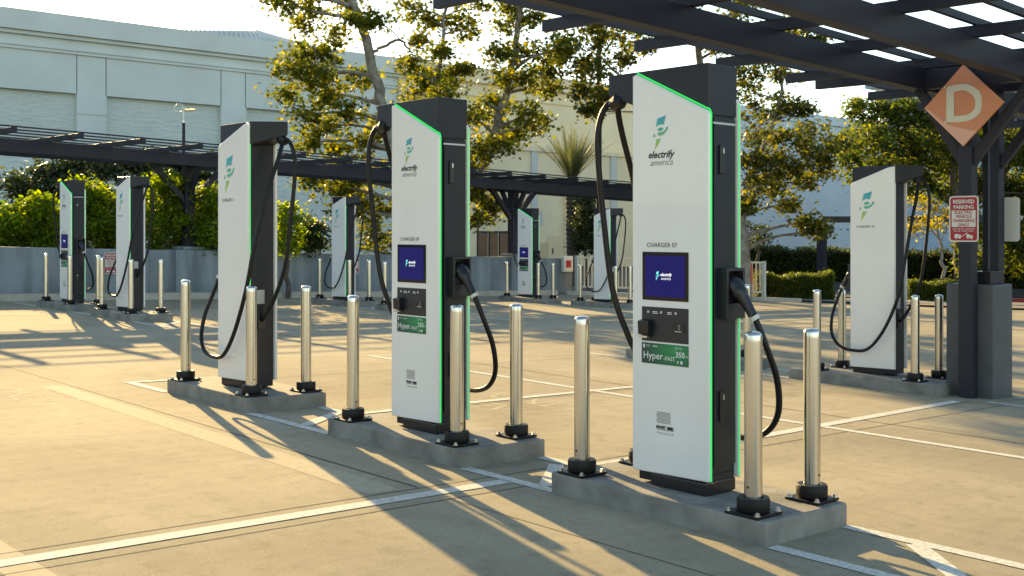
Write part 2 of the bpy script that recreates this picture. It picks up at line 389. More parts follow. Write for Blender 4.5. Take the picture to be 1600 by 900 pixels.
def make_charger(num):
    root = empty('charging_station')
    b = MB(); b.box(-.125, .125, -.262, .262, .02, 2.34)
    body = b.build('body', M_char, root, bevel=.006)
    n = MB()                                     # near side: raised cover beside the vent column
    n.box(-.085, .118, -.276, -.264, .16, 2.19); n.build('service_cover', M_char, body, bevel=.004)
    v = MB()
    for k in range(9): v.box(-.118, -.098, -.2665, -.262, .28 + k * .115, .375 + k * .115)
    v.build('vent_slots', M_black, body)
    v = MB()
    for k in range(14): v.box(-.10 + k * .015, -.091 + k * .015, -.2660, -.262, .115, .120)
    v.build('fixing_row', M_black, body)
    h = MB()                                     # head: wedge in plan with a sloped underside at the overhang
    top = [(-.14, -.272), (.14, -.272), (.14, .29), (-.14, .50)]
    vs = [(x, y, 2.50) for x, y in top] + [(-.14, -.272, 2.20), (.14, -.272, 2.20), (.14, .27, 2.27), (-.14, .27, 2.29), (-.14, .50, 2.375), (.14, .29, 2.29)]
    h.add(vs, [(3, 2, 1, 0), (0, 1, 5, 4), (0, 4, 7, 8, 3), (1, 2, 9, 6, 5), (2, 3, 8, 9), (4, 5, 6, 7), (6, 9, 8, 7)])
    head = h.build('head', M_char, root, bevel=.005)
    t = MB(); t.box(-.095, .118, -.2765, -.2700, 2.150, 2.162); t.build('light_seam', mat("seam aluminium", (.5, .5, .52), .4, .5), head)
    for k in (-.2, .1): MB().lathe([(.012, 2.5), (.012, 2.512), (.006, 2.516)], 10, (0, k)).build('lifting_cap', M_black, head)
    for front in (True, False):
        sgn = -1 if front else 1
        p = MB(); pts = fill_quad_panel(front)
        p.prism(pts, 'x', sgn * .129, sgn * .156)
        pan = p.build('front_panel' if front else 'back_panel', M_white, root, bevel=.010, seg=3)
        e = MB()                                 # light strip between body and panel, following top slope and outer edge
        if front: path = [(.255, 2.4905), (-.2785, 2.2335), (-.2915, 2.2085), (-.2915, .088)]
        else: path = [(.2905, 2.485), (.2905, .088)]
        for si, (q, r_) in enumerate(zip(path, path[1:])):
            d = Vector((r_[0] - q[0], r_[1] - q[1])).normalized(); nn = Vector((-d.y, d.x)) * .0040
            q = Vector(q); r_ = Vector(r_)
            e.prism([q - nn, r_ - nn, r_ + nn, q + nn], 'x', sgn * .131, sgn * (.150 if front and si == 0 else .1365 if front else .1345))
        if not front:
            for q, r_ in [((-.2945, .088), (-.2945, 2.28))]:
                e.prism([(-.295, .088), (-.289, .088), (-.289, 2.28), (-.295, 2.28)], 'x', sgn * .131, sgn * .1345)
        e.build('led_strip', M_led if not (num == '05' and not front) else M_white, root)
    pl = MB(); pl.box(-.16, .13, -.27, .14, 0, .078); pl.build('plinth', M_black, root, bevel=.008)
    # ---- back: emblem and number
    lg = MB(); mark(lg, bolt_geo(.36), Mback(-.075, 2.02)); lg.build('back_emblem', M_logo, root)
    tx = MB(); mark(tx, text_geo("CHARGER " + num, .042), Mback(-.085, 1.775)); tx.build('back_lettering', M_inkg, root)
    # ---- front
    lg = MB(); mark(lg, bolt_geo(.205), Mfront(.070, 2.115)); lg.build('emblem', M_logo, root)
    tx = MB(); mark(tx, text_geo("electrify", .060, .28, .0012), Mfront(.065, 1.985)); tx.build('lettering', M_ink, root)
    tx = MB(); mark(tx, text_geo("america", .056, .28, -.0006), Mfront(.060, 1.938)); tx.build('thin_lettering', M_inkg, root)
    tx = MB(); mark(tx, text_geo("CHARGER " + num, .040), Mfront(.055, 1.445)); tx.build('number_lettering', M_inkg, root); tx = MB()
    for k in range(9): mark(tx, rect_geo(.105, .0028), Mfront(.042, .450 - k * .0078))
    tx.build('fine_print', M_inkg, root); tx = MB()
    mark(tx, text_geo("ITALDESIGN", .017, 0, 0, 1.5), Mfront(.03, .325)); tx.build('designer_mark', M_inkg, root)
    tx = MB(); mark(tx, text_geo("SIGNET", .022, 0, .0012), Mfront(.062, .360)); mark(tx, rect_geo(.13, .003), Mfront(.03, .347))
    mark(tx, rect_geo(.045, .018), Mfront(-.008, .360)); tx.build('maker_mark', M_ink, root)
    scr = MB(); scr.box(-.162, -.150, -.145, .205, 1.115, 1.405); scr = scr.build('screen', M_glass, root, bevel=.004)
    pic = MB(); mark(pic, rect_geo(.305, .245), Mfront(.028, 1.26, -.1632)); pic.build('picture', M_screen, scr)
    lt = MB(); mark(lt, text_geo("electrify", .026, .28, .0006), Mfront(.020, 1.270, -.1640)); mark(lt, text_geo("america", .024, .28), Mfront(.020, 1.247, -.1640))
    lt.build('screen_lettering', M_sw, scr)
    lt = MB(); mark(lt, bolt_geo(.055), Mfront(.085, 1.262, -.1640)); lt.build('screen_emblem', mat("screen emblem", (.05, .4, .4), .5, emit=(.15, .8, .75), estr=.5), scr)
    rd = MB(); rd.box(-.160, -.150, -.145, .210, .868, 1.075); rd = rd.build('payment_panel', M_char2, root, bevel=.003)
    for y in (.155, .055, -.055):
        MB().tube([(-.159, y, 1.045), (-.166, y, 1.045)], .0085, 12).build('button', M_lbl, rd, smooth=True)
    q = MB(); mark(q, rect_geo(.04, .0045), Mfront(.107, 1.047, -.1605)); mark(q, rect_geo(.045, .0045), Mfront(.105, 1.038, -.1605))
    mark(q, rect_geo(.032, .0045), Mfront(-.005, 1.047, -.1605)); mark(q, rect_geo(.036, .0045), Mfront(-.005, 1.038, -.1605))
    q.build('button_captions', M_inkw, rd)
    cr = MB(); cr.prism([(-.159, .90), (-.202, .910), (-.206, .990), (-.159, 1.0)], 'y', .125, .205); cr.build('card_reader', M_black, rd, bevel=.004)
    MB().box(-.200, -.180, .135, .195, .890, .902).build('card_slot', M_bolt, rd)
    nf = MB(); nf.box(-.165, -.159, -.120, -.030, .930, .990); nf = nf.build('contactless_pad', M_black, rd, bevel=.003)
    nfm = MB()
    for rr in (.008, .014, .020):
        pts = [(-.075 - .006 + rr * math.cos(a), .962 + rr * math.sin(a)) for a in [R(-50 + 20 * k) for k in range(6)]]
        for a_, b_ in zip(pts, pts[1:]): nfm.add([(-.1656, 2 * -.075 - a_[0], a_[1] - .0016), (-.1656, 2 * -.075 - b_[0], b_[1] - .0016), (-.1656, 2 * -.075 - b_[0], b_[1] + .0016), (-.1656, 2 * -.075 - a_[0], a_[1] + .0016)], [[0, 1, 2, 3]])
    mark(nfm, rect_geo(.05, .0035), Mfront(-.075, .938, -.1656)); nfm.build('contactless_mark', M_inkw, nf)
    hy = MB(); hy.box(-.1600, -.150, -.145, .210, .735, .858); hy = hy.build('power_label', M_hyper, root)
    q = MB(); mark(q, text_geo("Hyper", .060, 0, .0006), Mfront(.122, .782, -.1607)); mark(q, text_geo("-FAST", .034, 0, .0003), Mfront(-.004, .772, -.1607))
    q.build('label_lettering', M_inkw, hy); q = MB(); mark(q, text_geo("350", .046, 0, .001), Mfront(-.085, .800, -.1607)); mark(q, text_geo("kW", .020), Mfront(-.133, .793, -.1607))
    mark(q, text_geo("UP TO", .019), Mfront(-.072, .838, -.1607)); mark(q, text_geo("CCS", .019), Mfront(.160, .840, -.1607))
    mark(q, rect_geo(.018, .018), Mfront(-.095, .757, -.1607)); mark(q, rect_geo(.008, .016), Mfront(-.068, .757, -.1607))
    mark(q, rect_geo(.014, .022), Mfront(.192, .838, -.1607)); mark(q, rect_geo(.04, .005), Mfront(.105, .840, -.1607)); q.build('power_figures', M_inkw, hy)
    # ---- near side: locks, holster, plug
    for z0, z1 in ((1.86, 2.03), (.42, .60)):
        o = MB().box(-.045, .0, -.292, -.274, z0, z1).build('door_lock', M_black, root, bevel=.006)
        MB().box(-.028, -.016, -.297, -.291, z1 - .05, z1 - .02).build('keyhole', M_bolt, o)
    hs = MB(); x0, x1, y0, y1, z0, z1 = -.055, .118, -.345, -.27, 1.02, 1.315; w = .018
    hs.box(x0, x0 + w, y0, y1, z0, z1); hs.box(x1 - w, x1, y0, y1, z0, z1); hs.box(x0 + w, x1 - w, y0, y1, z1 - w, z1)
    hs.box(x0 + w, x1 - w, y0, y1, z0, z0 + .09); hs.box(x0 + w, x1 - w, y1 - .004, y1, z0 + .09, z1 - w)
    hol = hs.build('holster', M_char2, root, bevel=.005)
    hn = MB(); hn.tube(smooth_path([(.02, -.285, 1.235), (.025, -.34, 1.205), (.03, -.40, 1.135), (.04, -.455, 1.045)], 5), [.052] * 3 + [.056] * 3 + [.050] * 3 + [.040, .036, .032, .030, .029, .028, .028][:7], 14)
    conn = hn.build('connector', M_black, root, smooth=True)
    tr = MB(); tr.tube([(.02, -.33, 1.245), (.025, -.385, 1.20), (.032, -.42, 1.135)], [.014, .018, .012], 8); tr.build('trigger', M_black, conn, smooth=True)
    MB().tube([(.0405, -.458, 1.040), (.047, -.470, 1.020)], .0305, 16).build('cable_ring', M_signw, conn, smooth=True)
    cb = MB(); cb.tube(smooth_path([(.045, -.465, 1.03), (.09, -.515, .86), (.165, -.535, .66), (.22, -.50, .46), (.25, -.38, .33), (.25, -.20, .285), (.25, .0, .32),
                         (.245, .20, .55), (.22, .37, .95), (.16, .43, 1.40), (.04, .45, 1.85), (-.05, .46, 2.12), (-.10, .455, 2.27), (-.12, .43, 2.335)], 9), .019, 14)
    cb.build('cable', M_rubber, root, smooth=True)
    cb = MB(); cb.tube(smooth_path([(-.12, .43, 2.335), (-.145, .495, 2.325), (-.175, .54, 2.22), (-.185, .55, 2.02), (-.15, .525, 1.55), (-.12, .48, 1.15), (-.07, .40, .88), (-.03, .34, .74), (0, .30, .67), (0, .255, .64)], 9), .019, 14)
    cb.build('feed_cable', M_rubber, root, smooth=True)
    cl = MB(); cl.tube([(-.115, .40, 2.325), (-.12, .44, 2.335), (-.125, .485, 2.315)], [.040, .052, .040], 8); cl = cl.build('cable_clamp', M_black, root)
    MB().tube([(-.11, .44, 2.33), (-.11, .44, 2.39)], .016, 8).build('swivel', M_bolt, cl, smooth=True)
    MB().box(-.04, .04, .262, .275, .56, .74).build('cable_outlet', M_black, root, bevel=.004)
    MB().box(-.03, .05, .262, .2655, .80, .93).build('rating_plate', M_lbl, root)
    return root
CH = [  # number, x, y, reversed, label, island label stem
 ("07", 5.33, 4.25, 0, "large white charging station numbered 07, nearest to the camera", "charger 07"),
 ("09", 5.35, 6.74, 0, "white charging station numbered 09, with screen, second along the front row", "charger 09"),
 ("11", 5.38, 9.58, 1, "white charging station numbered 11 seen from behind, its cable crossing the panel", "charger 11"),
 ("05", 12.42, 6.96, 1, "white charging station numbered 05 beside the twin post with the red parking sign", "charger 05"),
 ("15", 8.92, 20.22, 1, "distant white charging station in front of the left hedge, cable crossing its blank panel", "the blank charger before the hedge"),
 ("17", 8.92, 23.0, 0, "leftmost distant white charging station, with screen, before the low concrete wall", "the leftmost charger"),
 ("13", 15.45, 22.85, 1, "small distant charging station between charger 11 and charger 09", "the charger between 11 and 09"),
 ("21", 21.75, 22.95, 0, "small distant charging station with screen under the far pergola post", "the far charger with screen"),
 ("19", 22.12, 20.35, 1, "small distant charging station with blank panel before the cream railing", "the charger before the railing"),
]
def make_bollard():
    root = empty('bollard')
    r = .0485
    pr = [(r, .085)] + [(r, z) for z in (.2, .45, .7, .93)] + [(r - .022 * (1 - math.cos(a)), .960 + .024 * math.sin(a)) for a in [R(k) for k in (8, 25, 45, 65, 85)]] + [(.012, .987), (.002, .988)]
    MB().lathe(pr, 36).build('post', M_steel, root, smooth=True)
    rg = MB().lathe([(.084, .018), (.089, .03), (.089, .082), (.083, .094), (.056, .094), (.052, .082)], 32).build('base_ring', M_base, root, smooth=True)
    MB().box(-.110, .110, -.110, .110, .0, .018).build('base_plate', M_base, root, bevel=.004)
    for sx in (-1, 1):
        for sy in (-1, 1):
            MB().lathe([(.020, .0175), (.020, .021), (.013, .0211), (.013, .033), (.0125, .0335), (.006, .0336), (.006, .038)], 6, (sx * .092, sy * .092)).build('anchor_bolt', M_bolt, root)
    MB().tube([(-r - .003, 0, .15), (r + .003, 0, .15)], .006, 8).build('set_screw', M_base, root)
    return root
random.seed(4)
pads = [(5.34, 4.21, 1.60), (5.35, 6.72, 1.66), (5.38, 9.64, 1.62), (12.36, 6.95, 1.95), (8.92, 20.2, 1.8), (8.92, 23.05, 1.75), (15.5, 22.9, 1.75), (21.7, 22.85, 1.75), (22.15, 20.4, 1.8)]
bo = None
corner_word = {(-1, -1): "front", (1, -1): "right", (-1, 1): "left", (1, 1): "rear"}
def island(cx, cy, ly, stem, dx=.40, corners=None, tags=None):
    global bo
    mb = MB(); ps = [(cx - dx, cy - ly / 2), (cx + dx, cy - ly / 2), (cx + dx, cy + ly / 2), (cx - dx, cy + ly / 2)]
    vs = [(x, y, gz(x, y) - .02) for x, y in ps] + [(x, y, gz(x, y) + .13) for x, y in ps]
    mb.add(vs, [(3, 2, 1, 0), (4, 5, 6, 7), (0, 1, 5, 4), (1, 2, 6, 5), (2, 3, 7, 6), (3, 0, 4, 7)])
    o = mb.build('concrete_island', M_isl, bevel=.012)
    tag(o, "raised concrete island under " + stem, 'concrete island', 'concrete islands under the chargers')
    for (sx, sy), wd in corner_word.items():
        if corners and (sx, sy) not in corners: continue
        x = cx + sx * .285; y = cy + sy * .64
        if bo is None: bo = make_bollard(); b = bo
        else: b = copy_tree(bo)
        b.location = (x, y, gz(x, y) + .13); b.rotation_euler = (0, 0, random.choice((0, R(90))) + random.uniform(-.04, .04))
        tag(b, f"steel bollard on the {wd} corner of the island under {stem}", 'bollard', 'steel bollards around the chargers')
lettered = ('back_lettering', 'fine_print')
proto = None
for (num, x, y, rev, label, stem), pd in zip(CH, pads):
    c = make_charger(num)
    c.location = (x, y, gz(x, y) + .13); c.rotation_euler = (0, 0, math.pi if rev else 0)
    tag(c, label, 'charging station', 'white charging stations')
    cx, cy, ly = pd
    island(cx, cy, ly, stem)
island(12.42, 3.62, 2.0, "a charger outside the right edge", corners=[(-1, 1)])
island(12.42, 9.72, 1.9, "the charger hidden behind charger 07", corners=[(1, -1)])
island(15.5, 20.2, 1.8, "the charger hidden behind charger 09", corners=[(-1, 1)])

# ------------------------------------------------------------ pergolas
def pergola(name, cy, x0, x1, rx, slats, label, zb=3.46, sw=.05, sh=.07, bh=.25, rh=.31):
    root = empty(name, (x0, cy, gz(x0, cy)), 0, label, 'pergola')
    def G(x, y, h): return (x - x0, y - cy, gz(x, y) + h - gz(x0, cy))
    for s in (-.63, .63):
        MB().beam(G(x0, cy + s, zb + bh / 2), G(x1, cy + s, zb + bh / 2), .16, bh).build('main_beam', M_perg, root, bevel=.004)
    for x in rx:
        MB().beam(G(x, cy - 2.42, zb + rh), G(x, cy + 2.42, zb + rh), .085, .115).build('rafter', M_perg, root, bevel=.003)
    for dy in slats:
        y = cy + dy
        MB().beam(G(x0 - .2, y, zb + rh + .06 + sh / 2), G(x1 + .2, y, zb + rh + .06 + sh / 2), sw, sh).build('slat', M_perg, root)
    return root, G
rx2 = [.9, 2.3, 3.7, 5.1, 6.5, 7.9, 9.3, 10.75, 12.2, 12.88, 14.2, 15.6, 17.0, 18.4]
p2, G = pergola('pergola', 5.68, .3, 19.2, rx2, (-2.15, -1.2, -.7, 0, .7, 2.12), "dark steel pergola overhead at upper right, carrying the orange sign")
for x in (12.2, 12.88):
    MB().beam(G(x, 5.75, .0), G(x, 5.75, 3.52), .15, .15, (0, 1, 0)).build('post', M_perg, p2, bevel=.004)
    for s in (-1, 1):
        MB().beam(G(x, 5.75 + s * .05, 2.62), G(x, 5.68 + s * .64, 3.48), .10, .09, (1, 0, 0)).build('knee_brace', M_perg, p2, bevel=.003)
    MB().beam(G(x, 5.13, 3.585), G(x, 6.23, 3.585), .12, .22).build('header', M_perg, p2)
MB().beam(G(12.5, 5.68, .0), G(12.5, 5.68, 3.5), .06, .06, (0, 1, 0)).build('conduit', M_black, p2)
o = MB(); o.box(-.245, .245, -.275, .275, -.05, 1.27); o = o.build('concrete_pier', M_blockp, bevel=.02)
o.location = (12.54, 5.78, gz(12.54, 5.78)); tag(o, "grey painted concrete pier block between the twin pergola posts", 'pier')
o = MB(); o.box(-.17, .17, -.12, .12, 0, .14); o = o.build('junction_box', M_black, bevel=.004); o.location = (12.56, 5.70, gz(12.54, 5.78) + 1.272)
tag(o, "black metal junction box on top of the grey pier block", 'junction box')
rx1 = [-4.5 + 1.42 * k for k in range(27)]
p1, G = pergola('pergola', 26.9, -5, 33.2, rx1, [-2.3 + .767 * k for k in range(7)], "long dark steel pergola standing along the low concrete wall", 3.34, .035, .032, .30, .365)
piers = []
for x in (2.0, 13.4, 24.8):
    MB().beam(G(x, 26.9, 1.15), G(x, 26.9, 3.50), .26, .26, (0, 1, 0)).build('post', M_perg, p1, bevel=.004)
    MB().beam(G(x, 26.27, 3.49), G(x, 27.53, 3.49), .2, .25).build('header', M_perg, p1)
    for s in (-1, 1):
        MB().beam(G(x + s * .10, 26.9, 2.45), G(x + s * 1.0, 26.9, 3.42), .14, .14, (0, 1, 0)).build('knee_brace', M_perg, p1, bevel=.003)
        MB().beam(G(x, 26.9 + s * .1, 2.6), G(x, 26.9 + s * .60, 3.44), .12, .12, (1, 0, 0)).build('knee_brace', M_perg, p1, bevel=.003)
# low concrete wall with its piers
def slope_box(mb, x0, x1, y0, y1, h0, h1):
    ps = [(x0, y0), (x1, y0), (x1, y1), (x0, y1)]
    vs = [(x, y, gz(x, y) + h0) for x, y in ps] + [(x, y, gz(x, y) + h1) for x, y in ps]
    return mb.add(vs, [(3, 2, 1, 0), (4, 5, 6, 7), (0, 1, 5, 4), (1, 2, 6, 5), (2, 3, 7, 6), (3, 0, 4, 7)])
def board_wall_mat():
    m = bpy.data.materials.new("board marked concrete"); m.use_nodes = True; n = m.node_tree.nodes; l = m.node_tree.links
    b = n['Principled BSDF']; b.inputs['Roughness'].default_value = .85; tc = n.new('ShaderNodeTexCoord')
    def lay(scale, det, lo, hi, p0, p1):
        mp = n.new('ShaderNodeMapping'); mp.inputs['Scale'].default_value = scale; l.new(tc.outputs['Object'], mp.inputs[0])
        t = n.new('ShaderNodeTexNoise'); t.inputs['Scale'].default_value = 1; t.inputs['Detail'].default_value = det; l.new(mp.outputs[0], t.inputs['Vector'])
        r = n.new('ShaderNodeValToRGB'); r.color_ramp.elements[0].position = p0; r.color_ramp.elements[1].position = p1
        r.color_ramp.elements[0].color = (*lo, 1); r.color_ramp.elements[1].color = (*hi, 1); l.new(t.outputs[0], r.inputs[0]); return r.outputs[0]
    a = lay((3.2, 3.2, .35), 5, (.15, .178, .19), (.27, .305, .32), .35, .62); c = lay((.5, .5, .8), 4, (.70,) * 3, (1,) * 3, .35, .6)
    x = n.new('ShaderNodeMix'); x.data_type = 'RGBA'; x.blend_type = 'MULTIPLY'; x.inputs[0].default_value = 1
    l.new(a, x.inputs[6]); l.new(c, x.inputs[7]); l.new(x.outputs[2], b.inputs['Base Color']); return m
M_bw = board_wall_mat()
wl = MB(); slope_box(wl, -30, 27.1, 26.45, 26.75, -.05, 1.20)
wl = tag(wl.build('parapet_wall', M_bw, bevel=.01), "long low board-marked concrete wall along the back of the lot", 'wall')
for x in (2.0, 13.4, 24.8):
    q = MB(); slope_box(q, x - .62, x + .62, 26.30, 27.3, -.05, 1.215); q.build('pier', M_bw, wl, bevel=.01)
    q = MB(); slope_box(q, x - .30, x + .30, 26.55, 27.2, 1.216, 1.30); q.build('pier_cap', M_bw, wl, bevel=.02)
# ------------------------------------------------------------ signs
def rrect(w, h, r, n=5):
    pts = []
    for cx, cy, a0 in ((w / 2 - r, h / 2 - r, 0), (-w / 2 + r, h / 2 - r, 90), (-w / 2 + r, -h / 2 + r, 180), (w / 2 - r, -h / 2 + r, 270)):
        for k in range(n + 1): a = R(a0 + 90 * k / n); pts.append((cx + r * math.cos(a), cy + r * math.sin(a)))
    return pts
def parking_sign(name, loc, rz, label, group='red reserved parking signs', blank=False):
    """sign plate; local -X faces the reader"""
    root = empty(name, loc, rz, label, 'sign', group)
    MB().prism([(p[0], p[1]) for p in rrect(.335, .51, .04)], 'x', 0, .004).build('plate', M_signw, root)
    if blank: return root
    def F(y0, z0, x): return lambda a, b: (x, y0 - a, z0 + b)
    P = lambda pts: ([(a, b, 0) for a, b in pts], [list(range(len(pts)))])
    q = MB(); mark(q, P(rrect(.305, .48, .028)), F(0, 0, -.0015)); fld = q.build('red_field', M_red, root)
    q = MB(); mark(q, rect_geo(.272, .185), F(0, .003, -.003)); q.build('white_field', M_signw, root)
    q = MB(); mark(q, text_geo("RESERVED", .058, 0, .0016, .93), F(0, .190, -.0032)); mark(q, text_geo("PARKING", .058, 0, .0016, .95), F(0, .130, -.0032))
    mark(q, text_geo("VEHICLES NOT CHARGING", .021, 0, .0003), F(0, -.112, -.0032)); mark(q, text_geo("WILL BE TOWED AWAY", .021, 0, .0003), F(0, -.136, -.0032))
    def ring(cx, cy, r): return P([(cx + r * math.cos(R(30 * k)), cy + r * math.sin(R(30 * k))) for k in range(12)])
    mark(q, P([(-.105, -.21), (-.105, -.175), (-.08, -.165), (-.06, -.172), (-.03, -.178), (-.025, -.21)]), F(0, 0, -.0032))
    mark(q, P([(.03, -.205), (.03, -.172), (.055, -.168), (.07, -.178), (.105, -.185), (.105, -.212)]), F(0, 0, -.0032))
    mark(q, P([(-.03, -.195), (.045, -.150), (.048, -.156), (-.026, -.202)]), F(0, 0, -.0032))
    for c in ((-.085, -.212), (-.045, -.212), (.05, -.21), (.09, -.214)): mark(q, ring(c[0], c[1], .011), F(0, 0, -.0036))
    q.build('white_lettering', M_signw, root)
    q = MB()
    for i, t in enumerate(("ELECTRIC", "VEHICLE", "CHARGING", "ONLY")): mark(q, text_geo(t, .049, 0, .0012, .98), F(0, .073 - i * .047, -.0042))
    q.build('red_lettering', M_red, root)
    return root
parking_sign('parking_sign', (12.105, 5.755, 1.67), 0, "white-bordered red RESERVED PARKING sign on the near pergola post")
parking_sign('parking_sign', (12.99, 5.68, 1.67), math.pi, "pale blank back of a sign sticking out behind the far pergola post", blank=True)
parking_sign('parking_sign', (11.10, 26.28, .765), -math.pi / 2 + math.pi, "small red parking sign on the low wall beside the left hedge charger")
parking_sign('parking_sign', (18.12, 26.28, .585), -math.pi / 2 + math.pi, "small red parking sign on the low wall, between chargers 11 and 09")
dm = empty('letter_sign', (12.045, 5.735, 2.925), 0, "orange diamond sign with a cream letter D on the pergola post", 'sign')
MB().prism([(0, .452), (.452, 0), (0, -.452), (-.452, 0)], 'x', 0, .03).build('board', M_orange, dm, bevel=.004)
pts = [(.452, 0)]
for k in range(9):
    t = k / 8; pts.append((.43 - .84 * .68 * t - .03 * t, -.0 - .27 * math.sin(t * 1.35) - .0 * t))
poly = [(.449, -.002), (.38, -.03), (.30, -.10), (.226, -.167), (.15, -.208), (.071, -.238), (-.048, -.272), (-.155, -.294), (0, -.449)]
q = MB(); q.add([(-.003, a, b) for a, b in poly], [list(range(len(poly)))]); q.build('salmon_band', M_pink, dm)
q = MB()
outer = [(.19, .225), (-.01, .235), (-.12, .195), (-.20, .11), (-.215, 0), (-.19, -.10), (-.10, -.165), (.02, -.185), (.19, -.175)]
inner = [(.10, .155), (0, .165), (-.075, .13), (-.13, .07), (-.14, 0), (-.125, -.06), (-.06, -.105), (.02, -.115), (.10, -.11)]
outer = smooth_path([Vector((0, *p)) for p in outer], 4); inner = smooth_path([Vector((0, *p)) for p in inner], 4)
n_ = len(outer)
q.add([(-.005, p.y, p.z) for p in outer] + [(-.005, p.y, p.z) for p in inner], [[i, i + 1, n_ + i + 1, n_ + i] for i in range(n_ - 1)] + [[0, n_, 2 * n_ - 1, n_ - 1]])
q.add([(-.005, .215, .205), (-.005, .215, .232), (-.005, .18, .226), (-.005, .18, .20)], [[0, 1, 2, 3]])
q.add([(-.005, .215, -.19), (-.005, .215, -.165), (-.005, .18, -.16), (-.005, .18, -.178)], [[0, 1, 2, 3]])
q.build('letter', M_cream, dm)

# ------------------------------------------------------------ buildings
D = 75.
bl = empty('department_store', (40, D, -1), 0, "long pale department store with stepped cornice behind the trees", 'building')
bl.location = (0, 0, 0)
XC = 56.
def bx(name, m, *a, parent=bl, bevel=0.): return MB().box(*a).build(name, m, parent, bevel=bevel)
bx('upper_wall', M_bld, -60, XC, D, D + 30, 10.75, 15.2); bx('brick_wall', M_bldb, -60, XC, D + .45, D + 30, -4, 10.75)
bx('cornice', M_bld, -60.3, XC, D - .55, D + 29, 14.55, 15.85); bx('cornice_band', M_bld, -60.2, XC, D - .28, D - .01, 14.30, 14.54)
bx('frieze_moulding', M_bld, -60.2, XC, D - .14, D - .01, 13.35, 13.55); bx('frieze_moulding', M_bld, -60.2, XC, D - .22, D - .01, 13.56, 13.68)
for x in (-2.4, 8.2, 18.75, 29.35, 39.95, 50.5):
    bx('pilaster', M_bld, x, x + 2, D - .02, D + .45, -4, 10.745)
    bx('pilaster_cap', M_bld, x - .02, x + 2.02, D - .08, D - .021, 9.4, 10.7)
    for xx in (x, x + 2): bx('wall_joint', M_inkg, xx - .03, xx + .03, D - .006, D - .002, 10.76, 13.34)
cr = empty('glow_tinted_wing', (0, 0, 0), 0, "glow tinted stucco wing with brown doors behind the date palm", 'building')
X1 = 93.8
bx('wall', M_bldc, XC, X1, D - .3, D + 30, -4, 15.2, parent=cr); bx('cornice', M_bldc, XC, X1, D - .85, D + 29, 14.55, 15.85, parent=cr)
bx('frieze_moulding', M_bldc, XC, X1, D - .45, D - .301, 13.4, 13.7, parent=cr)
# lower projecting wing
def zy(py, Y): return 1.535 + (361 - py) / 1750 * Y
def xw(px, yw=D - 4):
    a = (px - 800) / 1750; Y = yw / (.736 - .677 * a); return .736 * a * Y + .677 * Y, Y
x0_, Y0_ = xw(700); x1_, Y1_ = xw(1050)
zt = zy(234, xw(797)[1])
bx('front_wall', M_bldc, x0_, x1_, D - 4, D - .31, -4, zt, parent=cr); bx('ledge', M_bldc, x0_ - .2, x1_ + .2, D - 4.25, D - .5, zt, zt + .35, parent=cr)
for p in (829, 953):
    xa, Ya = xw(p); xb, _ = xw(p + 9); bx('pilaster', M_bldp, xa, xb, D - 4.18, D - 4.001, -4, zt - .01, parent=cr)
for p in (880,):
    xa, Ya = xw(p); xb, _ = xw(p + 5); bx('pilaster', M_bldc, xa, xb, D - 4.3, D - 4.001, -4, zt - .01, parent=cr)
for p0, p1 in ((745, 761), (763, 777), (779, 793)):
    xa, Ya = xw(p0); xb, _ = xw(p1); f = bx('door', M_char2, xa, xb, D - 4.08, D - 4.001, -1.6, zy(363, Ya), parent=cr)
    bx('door_leaf', M_door, xa + .08, xb - .08, D - 4.12, D - 4.081, -1.5, zy(365, Ya), parent=f)
xa, Ya = xw(744); xb, _ = xw(795); bx('door_surround', M_char2, xa - .1, xb + .1, D - 4.06, D - 4.001, zy(363, Ya), zy(361, Ya), parent=cr)
xa, Ya = xw(844); xb, _ = xw(848); bx('wall_vent', M_bldp, xa, xb, D - 4.05, D - 4.001, zy(353, Ya), zy(329, Ya), parent=cr)
xa, Ya = xw(856); xb, _ = xw(876); f = bx('service_door', mat("cream door", (.66, .54, .35), .6), xa, xb, D - 4.05, D - 4.001, -1.6, zy(368, Ya), parent=cr)
xh, _ = xw(862); bx('handle', M_char2, xh, xh + .12, D - 4.1, D - 4.051, zy(397, Ya), zy(388, Ya), parent=f)
xa, Ya = xw(842); xb, _ = xw(855); bx('service_hatch', mat("tan hatch", (.55, .42, .26), .6), xa, xb, D - 4.05, D - 4.001, -1.6, zy(379, Ya), parent=cr)
xa, Ya = xw(738); xb, _ = xw(797)
q = MB(); n_ = 14; zc = zy(352, Ya); ra = (xb - xa) / 2
arc = [((xa + xb) / 2 + ra * math.cos(R(180 - 180 * k / n_)), zc + (zy(302, Ya) - zc) * math.sin(R(180 * k / n_))) for k in range(n_ + 1)]
for (ax, az), (bx_, bz) in zip(arc, arc[1:]): q.beam((ax, D - 4.05, az), (bx_, D - 4.05, bz), .1, .22, (0, 1, 0))
q.build('arch_moulding', M_bldc, cr)
rw = empty('far_wing', (0, 0, 0), 0, "store wall with blue shade in its colour, above the dark hedge", 'building')
bx('wall', M_bldr, X1, 170, D, D + 30, -6, 14.5, parent=rw)
bx('cornice', M_bldr, X1, 170, D - .4, D + 29, 14.5, 15.6, parent=rw)
rb = empty('corner_store', (0, 0, 0), 0, "shaded pale store block behind the right hand trees", 'building')
bx('wall', M_bldr, 80, 130, -70, 44.4, -6, 13.2, parent=rb); bx('cornice', M_bldr, 79.3, 130.6, -70.5, 45.6, 12.6, 13.9, parent=rb)
hr = MB()
ra, rb_ = W(285, 47, 116), W(400, 48, 120); ba, bb, bc_, bd = W(250, 92, 106), W(500, 92, 108), W(560, 92, 150), W(300, 92, 150)
hr.add([ba, bb, bc_, bd, ra, rb_], [(0, 1, 5, 4), (1, 2, 5), (2, 3, 4, 5), (3, 0, 4), (3, 2, 1, 0)])
